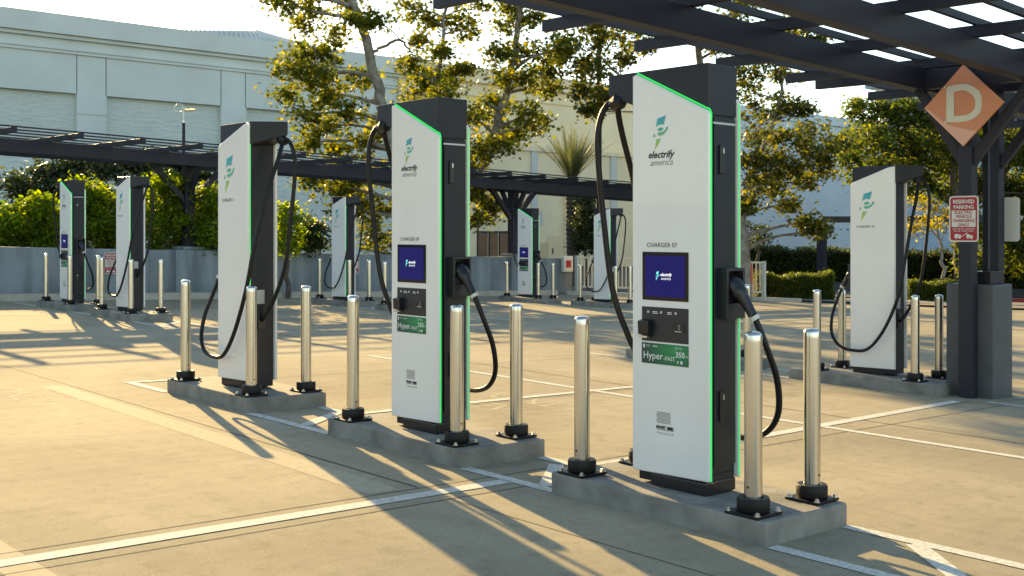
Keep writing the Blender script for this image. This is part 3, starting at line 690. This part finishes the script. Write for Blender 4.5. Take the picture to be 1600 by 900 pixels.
for k in range(26):
    t = k / 25; hr.beam(ba.lerp(bb, t) + Vector((0, 0, .05)), ra.lerp(rb_, min(1, t * 1.5)) + Vector((0, 0, .05)), .14, .14)
for k in range(1, 9):
    t = k / 9; hr.beam(bb.lerp(bc_, t) + Vector((0, 0, .05)), rb_ + Vector((0, 0, .05)), .14, .14)
tag(hr.build('hip_roof', M_roofm), "pale standing seam hip roof rising behind the store parapet", 'roof building')

# ------------------------------------------------------------ vegetation
def leaf_mesh(name, m, C, S, parent=None, shape='star', rng=None, up=.25, asp=1.):
    """C (n,3) centres, S (n,) sizes"""
    n = len(C)
    if shape == 'star':
        base = np.array([(0, -.55), (.18, -.12), (.52, -.18), (.27, .12), (.38, .5), (.09, .33), (0, .62), (-.09, .33), (-.38, .5), (-.27, .12), (-.52, -.18), (-.18, -.12)])
    elif shape == 'oval': base = np.array([(0, -.5), (.2, -.2), (.22, .15), (0, .55), (-.22, .15), (-.2, -.2)])
    else: base = np.array([(0, -.5), (.3, 0), (0, .5), (-.3, 0)])
    base = base * np.array([asp, 1.])
    k = len(base)
    nrm = rng.normal(size=(n, 3)); nrm[:, 2] += up * np.sign(nrm[:, 2]) * 2; nrm /= np.linalg.norm(nrm, axis=1)[:, None]
    t = rng.normal(size=(n, 3)); t -= nrm * (t * nrm).sum(1)[:, None]; t /= np.linalg.norm(t, axis=1)[:, None]
    b = np.cross(nrm, t)
    V = C[:, None, :] + (base[None, :, 0:1] * t[:, None, :] + base[None, :, 1:2] * b[:, None, :]) * S[:, None, None]
    V += nrm[:, None, :] * (np.abs(base[None, :, 0:1]) * .25) * S[:, None, None]
    V = V.reshape(-1, 3).astype(np.float32)
    me = bpy.data.meshes.new(name); me.vertices.add(n * k); me.vertices.foreach_set('co', V.ravel())
    me.loops.add(n * k); me.loops.foreach_set('vertex_index', np.arange(n * k, dtype=np.int32))
    me.polygons.add(n); me.polygons.foreach_set('loop_start', np.arange(0, n * k, k, dtype=np.int32))
    try: me.polygons.foreach_set('loop_total', np.full(n, k, dtype=np.int32))
    except Exception: pass
    me.update(calc_edges=True); me.materials.append(m)
    o = bpy.data.objects.new(name, me); col.objects.link(o)
    if parent: o.parent = parent
    return o
def clump_points(rng, clumps, per, sub=9, spread=.34, fill=.9):
    out = []; twigs = []
    for (c, r) in clumps:
        c = np.array(c); rr = np.array(r if hasattr(r, '__len__') else (r, r, r * .8))
        vol = max(.15, rr[0] * rr[1] * rr[2]) ** (2 / 3)
        ns = max(3, int(sub * vol)); d = rng.normal(size=(ns, 3)); d /= np.linalg.norm(d, axis=1)[:, None]
        rad = rng.uniform(.15, 1, size=(ns, 1)) ** .55 * fill
        sc_ = c + d * rad * rr; twigs.append((c, sc_))
        m = rng.poisson(per, size=ns)
        for s, q in zip(sc_, m):
            out.append(s + rng.normal(size=(q, 3)) * np.array([spread, spread, spread * .62]) * rng.uniform(.6, 1.25))
    return np.concatenate(out), twigs
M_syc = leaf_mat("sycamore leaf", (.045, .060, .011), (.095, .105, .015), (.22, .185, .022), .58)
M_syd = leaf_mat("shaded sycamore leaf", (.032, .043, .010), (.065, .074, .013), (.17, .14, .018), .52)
M_grn = leaf_mat("broadleaf green", (.035, .055, .010), (.07, .09, .014), (.16, .15, .02), .5)
M_brt = leaf_mat("bright shrub leaf", (.055, .095, .010), (.13, .175, .016), (.25, .26, .025), .6)
M_hdg = leaf_mat("clipped hedge leaf", (.025, .035, .010), (.045, .06, .014), (.10, .11, .02), .35)
M_ylw = leaf_mat("yellow leaf", (.10, .10, .01), (.22, .18, .02), (.38, .28, .03), .55)
M_dkl = leaf_mat("dark conifer leaf", (.022, .035, .014), (.04, .055, .018), (.08, .09, .02), .3)
M_frond = leaf_mat("palm frond", (.06, .075, .03), (.11, .125, .05), (.17, .17, .07), .35)

def tree(name, label, cat, trunks, clumps, leafm, bark, seed, per=26, size=.17, sub=9, spread=.30, shape='star', limb=.045, group=None, fill=.9):
    rng = np.random.default_rng(seed); random.seed(seed)
    bx_, by_ = trunks[0][0][0][0], trunks[0][0][0][1]
    base = Vector((bx_, by_, gz(bx_, by_))); root = empty(name, base, 0, label, cat, group)
    tm = MB(); nodes = []
    for pts, r0, r1 in trunks:
        P = smooth_path(pts, 6); n = len(P)
        P = [p + Vector((random.gauss(0, .03), random.gauss(0, .03), 0)) * (1 if 0 < i < n - 1 else 0) for i, p in enumerate(P)]
        rs = [r0 + (r1 - r0) * (i / (n - 1)) ** .8 for i in range(n)]
        tm.tube([p - base for p in P], rs, 12); nodes += [(p, r) for p, r in zip(P, rs)][3:]
    pts, twigs = clump_points(rng, clumps, per, sub, spread, fill)
    for c, subs in twigs:
        c = Vector(c)
        cand = sorted(nodes, key=lambda t: (t[0] - c).length + max(0, t[0].z - c.z + .3) * 1.2)[0]
        s = cand[0]; L = (c - s).length
        if L > .4:
            mid = s.lerp(c, .5) + Vector((random.gauss(0, .1), random.gauss(0, .1), random.uniform(.02, .12))) * L * .6
            q = smooth_path([s, mid, c], 5); r = min(cand[1] * .6, limb + .012 * L)
            tm.tube([p - base for p in q], [r * (1 - .75 * i / (len(q) - 1)) for i in range(len(q))], 7)
        for sp in subs[::3]:
            sp = Vector(sp); st = s.lerp(c, random.uniform(.55, 1)) if L > .4 else c
            if L > .4:
                st = q[int(len(q) * random.uniform(.5, .95))]
            m = st.lerp(sp, .5) + Vector((random.gauss(0, .08), random.gauss(0, .08), random.gauss(0, .08)))
            tm.tube([p - base for p in (st, m, sp)], [.018, .012, .005], 5)
    tm.build('trunk', bark, root, smooth=True)
    pts = pts - np.array(base)
    S = rng.uniform(.7, 1.25, size=len(pts)) * size
    leaf_mesh('crown', leafm, pts, S, root, shape, rng)
    return root
def PC(lst, Y, jit=1.6, seed=1, k=1.):
    rnd = random.Random(seed); out = []
    for px, py, r in lst:
        YY = Y + rnd.uniform(-jit, jit); out.append((tuple(W(px, py, YY)), r / 1750 * YY * k))
    return out
def gp(px, Y):                                      # ground point below a photo column at depth Y
    p = W(px, 361, Y); return Vector((p.x, p.y, gz(p.x, p.y)))
T1 = [(455, 5, 28), (492, 2, 30), (432, -10, 22), (475, 40, 24), (520, 55, 26), (555, 30, 18), (590, 32, 20), (505, 85, 30), (455, 112, 34), (490, 130, 34), (445, 150, 24), (520, 125, 30), (560, 120, 26), (480, 178, 30), (515, 195, 30), (550, 175, 24),
      (480, 222, 22), (520, 235, 26), (560, 225, 28), (585, 205, 22), (500, 285, 20), (530, 292, 28), (560, 300, 34), (585, 330, 30), (580, 365, 26), (548, 325, 22), (480, 275, 12), (600, 270, 24), (640, -40, 50), (560, -60, 50), (470, -60, 40), (545, 5, 14), (500, 150, 26), (468, 85, 18), (540, 262, 20), (605, 385, 24)]
base = gp(662, 34.5)
tree('sycamore_tree', "tall leaning sycamore with pale bare trunk, left of charger 09", 'tree',
     [([base, W(640, 300, 34.5), W(612, 210, 35), W(590, 140, 35), W(570, 60, 35), W(550, 0, 35), W(535, -70, 35)], .26, .10),
      ([W(576, 85, 35), W(600, 72, 35), W(625, 62, 34.6), W(640, 80, 34.4), W(655, 92, 34.2), W(680, 95, 34)], .06, .02),
      ([W(584, 120, 35), W(545, 112, 35.2), W(500, 118, 35.4)], .08, .03)], PC(T1, 35.2, 1.8, 3), M_syc, M_bark, 11, per=44, size=.15, sub=27, spread=.22, fill=1.0)
T2 = [(645, 15, 24), (668, 30, 16), (700, 30, 22), (728, 50, 24), (740, 15, 26), (655, 66, 16), (690, 78, 12), (640, 105, 22), (668, 118, 26), (700, 122, 22), (650, 140, 24), (690, 145, 24), (725, 108, 12), (775, 82, 24), (810, 80, 30), (850, 85, 26), (880, 78, 14), (790, 120, 28), (830, 125, 28), (858, 140, 18),
      (760, 160, 22), (740, 185, 28), (780, 185, 28), (820, 175, 26), (845, 195, 18), (750, 225, 26), (785, 225, 24), (812, 210, 16), (735, 255, 22), (735, 300, 14), (752, 312, 18), (768, 330, 12), (745, 345, 10), (800, 40, 22), (830, 25, 20), (790, 5, 24), (820, -30, 40), (740, -40, 40), (860, 110, 14), (715, 205, 22), (620, 175, 20), (650, 170, 14)]
base = gp(715, 36.5)
tree('sycamore_tree', "sycamore with forked pale trunk, between charger 09 and the date palm", 'tree',
     [([base, W(730, 300, 36.5), W(755, 255, 36.5), W(775, 200, 36.5), W(790, 145, 36.5), W(805, 80, 36.5), W(815, 0, 36.5), (W(822, -50, 36.5))], .22, .07),
      ([W(722, 320, 36.5), W(700, 240, 37), W(685, 160, 37), W(690, 80, 37), W(700, 0, 37)], .12, .05)], PC(T2, 36.5, 1.8, 5), M_syc, M_bark, 12, per=44, size=.15, sub=27, spread=.22, fill=1.0)
T3 = [(890, 60, 22), (925, 70, 26), (900, 105, 24), (935, 110, 28), (905, 145, 22), (940, 150, 22), (965, 90, 22), (960, 50, 26), (930, 30, 24), (990, 30, 26), (1030, 30, 30), (1080, 40, 30), (1120, 60, 30), (1000, 70, 20), (1160, 110, 28), (1195, 90, 26), (1225, 120, 22), (1175, 150, 32), (1215, 160, 28), (1255, 170, 16), (1180, 200, 34), (1225, 205, 32), (1270, 205, 20),
      (1170, 245, 34), (1210, 250, 34), (1255, 240, 30), (1290, 235, 22), (1315, 225, 14), (1180, 290, 28), (1220, 292, 28), (1260, 285, 22), (1290, 262, 16), (1235, 318, 14), (1262, 348, 12), (1278, 360, 9), (1190, 60, 26), (1240, 40, 22), (1150, 20, 26), (1230, 270, 24), (1140, 70, 30), (1165, 320, 16), (920, 175, 12), (880, 90, 14), (1180, -10, 30), (1060, 0, 30), (985, 0, 24), (1270, 65, 18)]
base = gp(1162, 36.5)
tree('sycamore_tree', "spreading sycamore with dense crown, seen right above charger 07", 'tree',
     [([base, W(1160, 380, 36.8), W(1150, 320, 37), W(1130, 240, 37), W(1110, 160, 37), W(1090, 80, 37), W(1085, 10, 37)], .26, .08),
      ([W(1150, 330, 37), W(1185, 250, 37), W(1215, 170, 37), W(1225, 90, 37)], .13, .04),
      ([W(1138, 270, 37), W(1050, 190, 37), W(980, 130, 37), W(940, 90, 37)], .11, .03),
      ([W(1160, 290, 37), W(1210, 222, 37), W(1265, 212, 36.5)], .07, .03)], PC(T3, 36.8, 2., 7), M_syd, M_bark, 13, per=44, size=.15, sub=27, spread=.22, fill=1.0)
T4 = [(1345, 175, 26), (1380, 180, 28), (1415, 185, 30), (1335, 215, 26), (1365, 225, 32), (1405, 225, 34), (1440, 215, 34), (1475, 210, 34), (1330, 255, 24), (1360, 270, 28), (1400, 265, 34), (1440, 255, 34), (1480, 250, 34), (1520, 230, 36), (1560, 220, 36), (1600, 230, 40), (1640, 240, 44), (1410, 300, 26), (1450, 295, 30),
      (1500, 290, 36), (1545, 290, 40), (1590, 300, 42), (1630, 310, 44), (1560, 360, 40), (1600, 370, 44), (1520, 350, 34), (1580, 420, 30), (1540, 180, 30), (1590, 170, 30), (1450, 175, 26), (1500, 170, 28), (1530, 410, 28), (1620, 420, 36)]
base = gp(1500, 48)
tree('broadleaf_tree', "dense rounded green tree behind charger 05 and the pergola posts", 'tree',
     [([base, W(1500, 380, 48), W(1490, 280, 48), W(1480, 200, 48)], .3, .12), ([W(1500, 330, 48), W(1420, 260, 48), W(1380, 220, 48)], .15, .06), ([W(1500, 340, 48), W(1570, 270, 48), W(1600, 210, 48)], .18, .06)],
     PC(T4, 48, 2.5, 9), M_grn, M_bark2, 14, per=75, size=.20, spread=.30, shape='oval', sub=26, fill=1.05)
T5 = [(1435, 318, 14), (1460, 325, 16), (1440, 345, 15), (1425, 358, 10), (1465, 350, 12), (1480, 335, 10)]
base = gp(1471, 42)
tree('young_tree', "small yellow leaved tree with thin trunk just right of charger 05", 'tree',
     [([base, W(1471, 400, 42), W(1466, 365, 42), W(1458, 340, 42), W(1455, 320, 42)], .075, .03), ([W(1468, 375, 42), W(1448, 350, 42)], .03, .015), ([W(1470, 380, 42), W(1482, 345, 42)], .03, .015)],
     PC(T5, 42, .6, 2), M_ylw, M_bark, 15, per=30, size=.13, spread=.2, shape='oval', sub=24)
T6 = [(1172, 355, 16), (1186, 362, 17), (1195, 372, 12), (1175, 378, 15)]
base = gp(1184, 44)
tree('round_bush', "dark round bush beside the sycamore trunk above the long hedge", 'bush',
     [([base, W(1184, 400, 44), W(1184, 370, 44)], .09, .05)], PC(T6, 44, .5, 2), M_hdg, M_bark2, 16, per=40, size=.12, spread=.2, shape='oval', sub=22)
# shrubs behind the low wall, left
def shrub(name, label, px, Y, top, wpx, m, seed, per=34, size=.13, n=7, group=None, cat='shrub', shape='oval', gap=0.):
    rnd = random.Random(seed); lst = []
    for k in range(n):
        t = (k + .5) / n
        py = 392 - (392 - top - wpx * .4) * t
        ww = wpx * (1 - .45 * t * t) * (1 - gap)
        for s in (-1, 0, 1): lst.append((px + s * ww * .55 + rnd.uniform(-6, 6), py + rnd.uniform(-6, 6), wpx * .42 * (1 - .3 * t) + rnd.uniform(-2, 3)))
    base = gp(px, Y)
    return tree(name, label, cat, [([base, W(px - 3, 400, Y), W(px + 2, (top + 392) / 2, Y), W(px, top + 15, Y)], .07, .03)], PC(lst, Y, .5, seed), m, M_bark2, seed, per=per, size=size, spread=.17, shape=shape, sub=26, limb=.02, group=group)
gs = 'bright shrubs behind the low wall'
shrub('shrub', "bright shrub at the left picture edge behind the low wall", 12, 28.6, 318, 34, M_brt, 21, group=gs)
shrub('shrub', "bright shrub just left of the leftmost charging station", 62, 29.0, 300, 34, M_brt, 22, group=gs)
shrub('shrub', "tall bright shrub between the two left distant charging stations", 140, 28.8, 272, 36, M_brt, 23, group=gs)
shrub('shrub', "bright shrub hidden partly by the charging station at the left hedge", 195, 29.4, 292, 34, M_brt, 24, group=gs)
shrub('shrub', "tall bright shrub left of the far pergola post", 262, 28.9, 262, 38, M_brt, 25, group=gs)
shrub('shrub', "bright shrub right of the far pergola post, beside charger 11", 326, 29.2, 285, 32, M_brt, 26, group=gs)
shrub('shrub', "sparse yellow green shrub right of charger 11", 450, 29.5, 318, 22, M_brt, 27, per=14, group=gs)
shrub('shrub', "thin dark sapling behind the wall, left of the small distant charger", 487, 31., 338, 16, M_dkl, 28, per=16)
shrub('shrub', "dark ivy covered shrub right of the palm trunk", 917, 46., 305, 18, M_dkl, 30, per=30, n=10)
TD = [(40, 290, 22), (75, 275, 24), (110, 262, 24), (60, 310, 26), (100, 295, 30), (150, 262, 26), (190, 262, 26), (235, 268, 26), (280, 270, 24), (320, 278, 22), (150, 300, 30), (210, 300, 30), (260, 305, 30), (130, 340, 30), (60, 345, 28), (200, 345, 30), (310, 320, 28), (30, 335, 24), (270, 350, 28), (20, 370, 24)]
base = gp(160, 34)
tree('cypress_tree', "wide dark evergreen behind the bright shrubs at left", 'tree', [([base, W(160, 350, 34), W(158, 280, 34)], .2, .06), ([W(160, 370, 34), W(90, 310, 34), W(70, 290, 34)], .1, .04), ([W(160, 370, 34), W(240, 310, 34), W(280, 285, 34)], .1, .04)],
     PC(TD, 34, 1., 4), M_dkl, M_bark2, 31, per=75, size=.18, spread=.28, shape='oval', sub=30)
# hedges
def hedge(name, label, p, q, w, h, m, seed, n, size=.07, rough=.06):
    rng = np.random.default_rng(seed); p = Vector((*p, 0)); q = Vector((*q, 0)); d = (q - p); L = d.length; d.normalize(); a = Vector((-d.y, d.x, 0))
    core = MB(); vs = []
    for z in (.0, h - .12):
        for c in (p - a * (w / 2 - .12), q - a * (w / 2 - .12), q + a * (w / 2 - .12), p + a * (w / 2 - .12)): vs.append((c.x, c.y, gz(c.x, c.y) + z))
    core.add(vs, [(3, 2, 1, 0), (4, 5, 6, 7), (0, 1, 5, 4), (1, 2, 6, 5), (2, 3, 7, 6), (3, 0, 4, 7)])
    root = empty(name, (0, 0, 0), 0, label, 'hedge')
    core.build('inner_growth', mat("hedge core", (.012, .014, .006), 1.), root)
    u = rng.uniform(0, L, n); s = rng.uniform(-1, 1, n); t = rng.uniform(0, 1, n)
    side = rng.uniform(0, 1, n) < (2 * h / (2 * h + w))
    v = np.where(side, np.sign(s) * w / 2, s * w / 2); z = np.where(side, t * h, h)
    wob = .09 * np.sin(u * 1.7 + seed) * np.sin(u * .63) + .05 * np.sin(u * 5.3)
    z = z + np.where(z > h * .5, wob, 0); v = v + rng.normal(0, rough, n); z = z + rng.normal(0, rough, n); z = np.maximum(z, .02)
    X = p.x + d.x * u + a.x * v; Yv = p.y + d.y * u + a.y * v
    C = np.stack([X, Yv, gz(X, Yv) + z], 1)
    leaf_mesh('foliage', m, C, rng.uniform(.7, 1.3, n) * size, root, 'oval', rng)
    return root
a_ = gp(1178, 38.2); b_ = gp(1298, 38.2)
hedge('clipped_hedge', "low sunlit box hedge between the cream railing and charger 05", (a_.x, a_.y), (b_.x, b_.y), .9, .78, M_grn, 41, 26000, .075)
a_ = gp(1412, 40); b_ = gp(1490, 40)
hedge('clipped_hedge', "low box hedge between charger 05 and the pergola posts", (a_.x, a_.y), (b_.x, b_.y), .9, .62, M_grn, 42, 16000, .075)
a_ = gp(1130, 54); b_ = gp(1680, 49)
hedge('long_hedge', "long dark clipped hedge under the pale store wall", (a_.x, a_.y), (b_.x, b_.y), 1.6, 1.75, M_hdg, 43, 52000, .13, .09)
a_ = gp(1130, 51); b_ = gp(1690, 46.5)
q = MB(); kerb(q, [(a_.x, a_.y), (b_.x, b_.y)], .3, .38); tag(q.build('planter_wall', mat("dark planter", (.06, .06, .07), .8)), "low dark planter wall at the foot of the long hedge", 'wall')

# palm
pb = gp(896, 47); palm = empty('date_palm', pb, 0, "date palm with feathery upright fronds before the glow tinted wing", 'palm tree')
rng = np.random.default_rng(51)
tb = W(893, 285, 47) - pb
tm = MB(); n_ = 46; pts = [Vector((0, 0, 0)).lerp(tb, i / n_) for i in range(n_ + 1)]
tm.tube(pts, [.25 + (.035 if i % 2 else 0) + (.06 if i > n_ - 6 else 0) for i in range(n_ + 1)], 14); tm.build('trunk', M_bark2, palm)
fr = MB(); LC = []
V_ = []; F_ = []
for k in range(60):
    az = rng.uniform(0, 2 * math.pi); el = R(rng.uniform(48, 86)); Lf = rng.uniform(1.8, 2.7)
    d0 = Vector((math.cos(az) * math.cos(el), math.sin(az) * math.cos(el), math.sin(el)))
    droop = rng.uniform(.10, .34) * (1.3 - math.sin(el)) + .03
    P = []
    for i in range(13):
        t = i / 12; P.append(tb + d0 * Lf * t + Vector((d0.x * .5, d0.y * .5, -1)) * droop * Lf * t * t * 1.25)
    fr.tube(P, [.022 * (1 - .85 * i / 12) for i in range(13)], 5)
    for i in range(3, 13):
        for s2 in (0, .5):
            t = min(1, (i + s2) / 12); j0 = min(11, int(t * 12)); base_ = P[j0].lerp(P[j0 + 1], t * 12 - j0)
            tg = (P[j0 + 1] - P[j0]).normalized(); sd_ = tg.cross(Vector((0, 0, 1))).normalized(); upv = sd_.cross(tg)
            ll = .34 * math.sin(math.pi * (.18 + .75 * t)) + .08
            for sg in (-1, 1):
                dr = (tg * .8 + sd_ * sg * .75 + upv * .25).normalized(); wv = upv.cross(dr).normalized() * .010
                o_ = len(V_); V_ += [base_ - wv, base_ + wv, base_ + dr * ll]; F_.append([o_, o_ + 1, o_ + 2])
fr.add(V_, F_); me_ = fr
me = bpy.data.meshes.new('fronds'); me.from_pydata([tuple(v) for v in fr.v], [], fr.f); me.materials.append(M_frond)
o = bpy.data.objects.new('fronds', me); col.objects.link(o); o.parent = palm

# ------------------------------------------------------------ poles, fence, small things
p = gp(936, 42); lp = empty('lamp_post', p, 0, "tall thin dark lamp post right of the date palm", 'lamp post')
MB().lathe([(.13, 0), (.11, .8), (.10, 6), (.085, 10.5)], 16).build('pole', M_perg, lp, smooth=True)
MB().box(-.7, .7, -.15, .15, 10.5, 10.62).build('lamp_head', M_perg, lp, bevel=.02)
p = gp(287, 33); lp = empty('antenna_mast', p, 0, "thin dark mast with loop and coil antenna above the far pergola", 'antenna')
zt_ = W(287, 192, 33).z - p.z
MB().lathe([(.05, 0), (.045, zt_)], 12).build('pole', M_perg, lp, smooth=True)
MB().lathe([(.045, zt_), (.045, zt_ + .04), (.014, zt_ + .06), (.012, zt_ + .36)], 10).build('mast_tip', M_bolt, lp, smooth=True)
cam_r = Vector((.736, -.677, 0))
c0 = Vector((0, 0, zt_ + .44)) - cam_r * .14
MB().tube([c0 + cam_r * .125 * math.cos(R(a)) + Vector((0, 0, .125 * math.sin(R(a)))) for a in range(0, 361, 20)], .010, 6).build('loop', M_bolt, lp, smooth=True)
MB().tube([Vector((0, 0, zt_ + .36)) + cam_r * (.02 + .30 * i / 60) + Vector((0, .03 * math.cos(i * .9), .03 * math.sin(i * .9) + .02 * i / 60)) for i in range(61)], .010, 5).build('coil', mat("copper", (.7, .45, .2), .4, 1.), lp, smooth=True)
# cream railing, angled around the walkway
A_ = Vector((26.75, 25.9, 0)); B_ = Vector((30.95, 21.45, 0)); d = (B_ - A_); L = d.length; d.normalize()
rl = empty('railing', (A_.x, A_.y, gz(A_.x, A_.y)), 0, "cream painted steel bar railing behind charger 07 and the small charger", 'railing')
def RP(u, h): p_ = A_ + d * u; return (p_.x - A_.x, p_.y - A_.y, gz(p_.x, p_.y) + h - gz(A_.x, A_.y))
MB().beam(RP(0, 1.25), RP(L, 1.25), .06, .06).build('top_rail', M_rail, rl)
MB().beam(RP(0, .28), RP(L, .28), .05, .05).build('bottom_rail', M_rail, rl)
bars = MB(); u = .12
while u < L - .1: bars.beam(RP(u, .30), RP(u, 1.22), .035, .035, (1, 0, 0)); u += .125
bars.build('balusters', M_rail, rl)
for u in (0, L / 2, L): MB().beam(RP(u, .0), RP(u, 1.30), .11, .11, (1, 0, 0)).build('post', mat("railing post", (.5, .5, .47), .5), rl)
sp = A_ + d * (L - .62); sg = empty('warning_sign', (sp.x - .05, sp.y - .05, gz(sp.x, sp.y) + .85), math.atan2(-d.x, d.y), "red sign with a white curved mark hung on the cream railing", 'sign')
MB().box(-.02, 0, -.25, .25, -.32, .32).build('board', mat("faded red", (.55, .10, .06), .5), sg)
q = MB()
for k in range(12):
    a0, a1 = R(-60 + 20 * k), R(-40 + 20 * k)
    q.add([(-.023, .16 * math.cos(a0), .05 + .16 * math.sin(a0)), (-.023, .16 * math.cos(a1), .05 + .16 * math.sin(a1)), (-.023, .11 * math.cos(a1), .05 + .11 * math.sin(a1)), (-.023, .11 * math.cos(a0), .05 + .11 * math.sin(a0))], [[0, 1, 2, 3]])
q.build('white_mark', M_signw, sg)
# extinguisher cabinet at the wall end
xc = empty('extinguisher_cabinet', (26.75, 26.43, gz(26.7, 26.4) + .75), 0, "white and red extinguisher cabinet on the end of the low wall", 'cabinet')
MB().box(-.22, .22, -.14, 0, 0, .52).build('case', M_signw, xc, bevel=.01)
MB().box(-.12, .12, -.147, -.141, .14, .38).build('red_window', M_red, xc)
# dark portal frame over the driveway
P0 = gp(1284, 46); P1 = gp(1640, 46)
fr_ = empty('clearance_frame', P0, 0, "dark steel portal frame standing behind charger 05", 'frame')
dv = (P1 - P0); zt_ = W(1284, 343, 46).z
MB().beam((0, 0, 0), (0, 0, zt_ - P0.z), .30, .30, (0, 1, 0)).build('post', M_perg, fr_)
MB().beam((0, 0, zt_ - P0.z), (dv.x, dv.y, W(1640, 342, 46).z - P0.z), .26, .26).build('crossbar', M_perg, fr_)
MB().beam((dv.x, dv.y, P1.z - P0.z), (dv.x, dv.y, zt_ - P0.z), .30, .30, (0, 1, 0)).build('post', M_perg, fr_)
cm = empty('security_camera', W(1591, 341, 45.7), 0, "small white security camera on the dark crossbar at right edge", 'camera')
MB().box(-.22, .22, -.1, .1, -.1, .1).build('housing', M_signw, cm, bevel=.03)
MB().tube([(-.2, .1, .02), (-.3, .2, .08)], .035, 8).build('bracket', M_signw, cm)
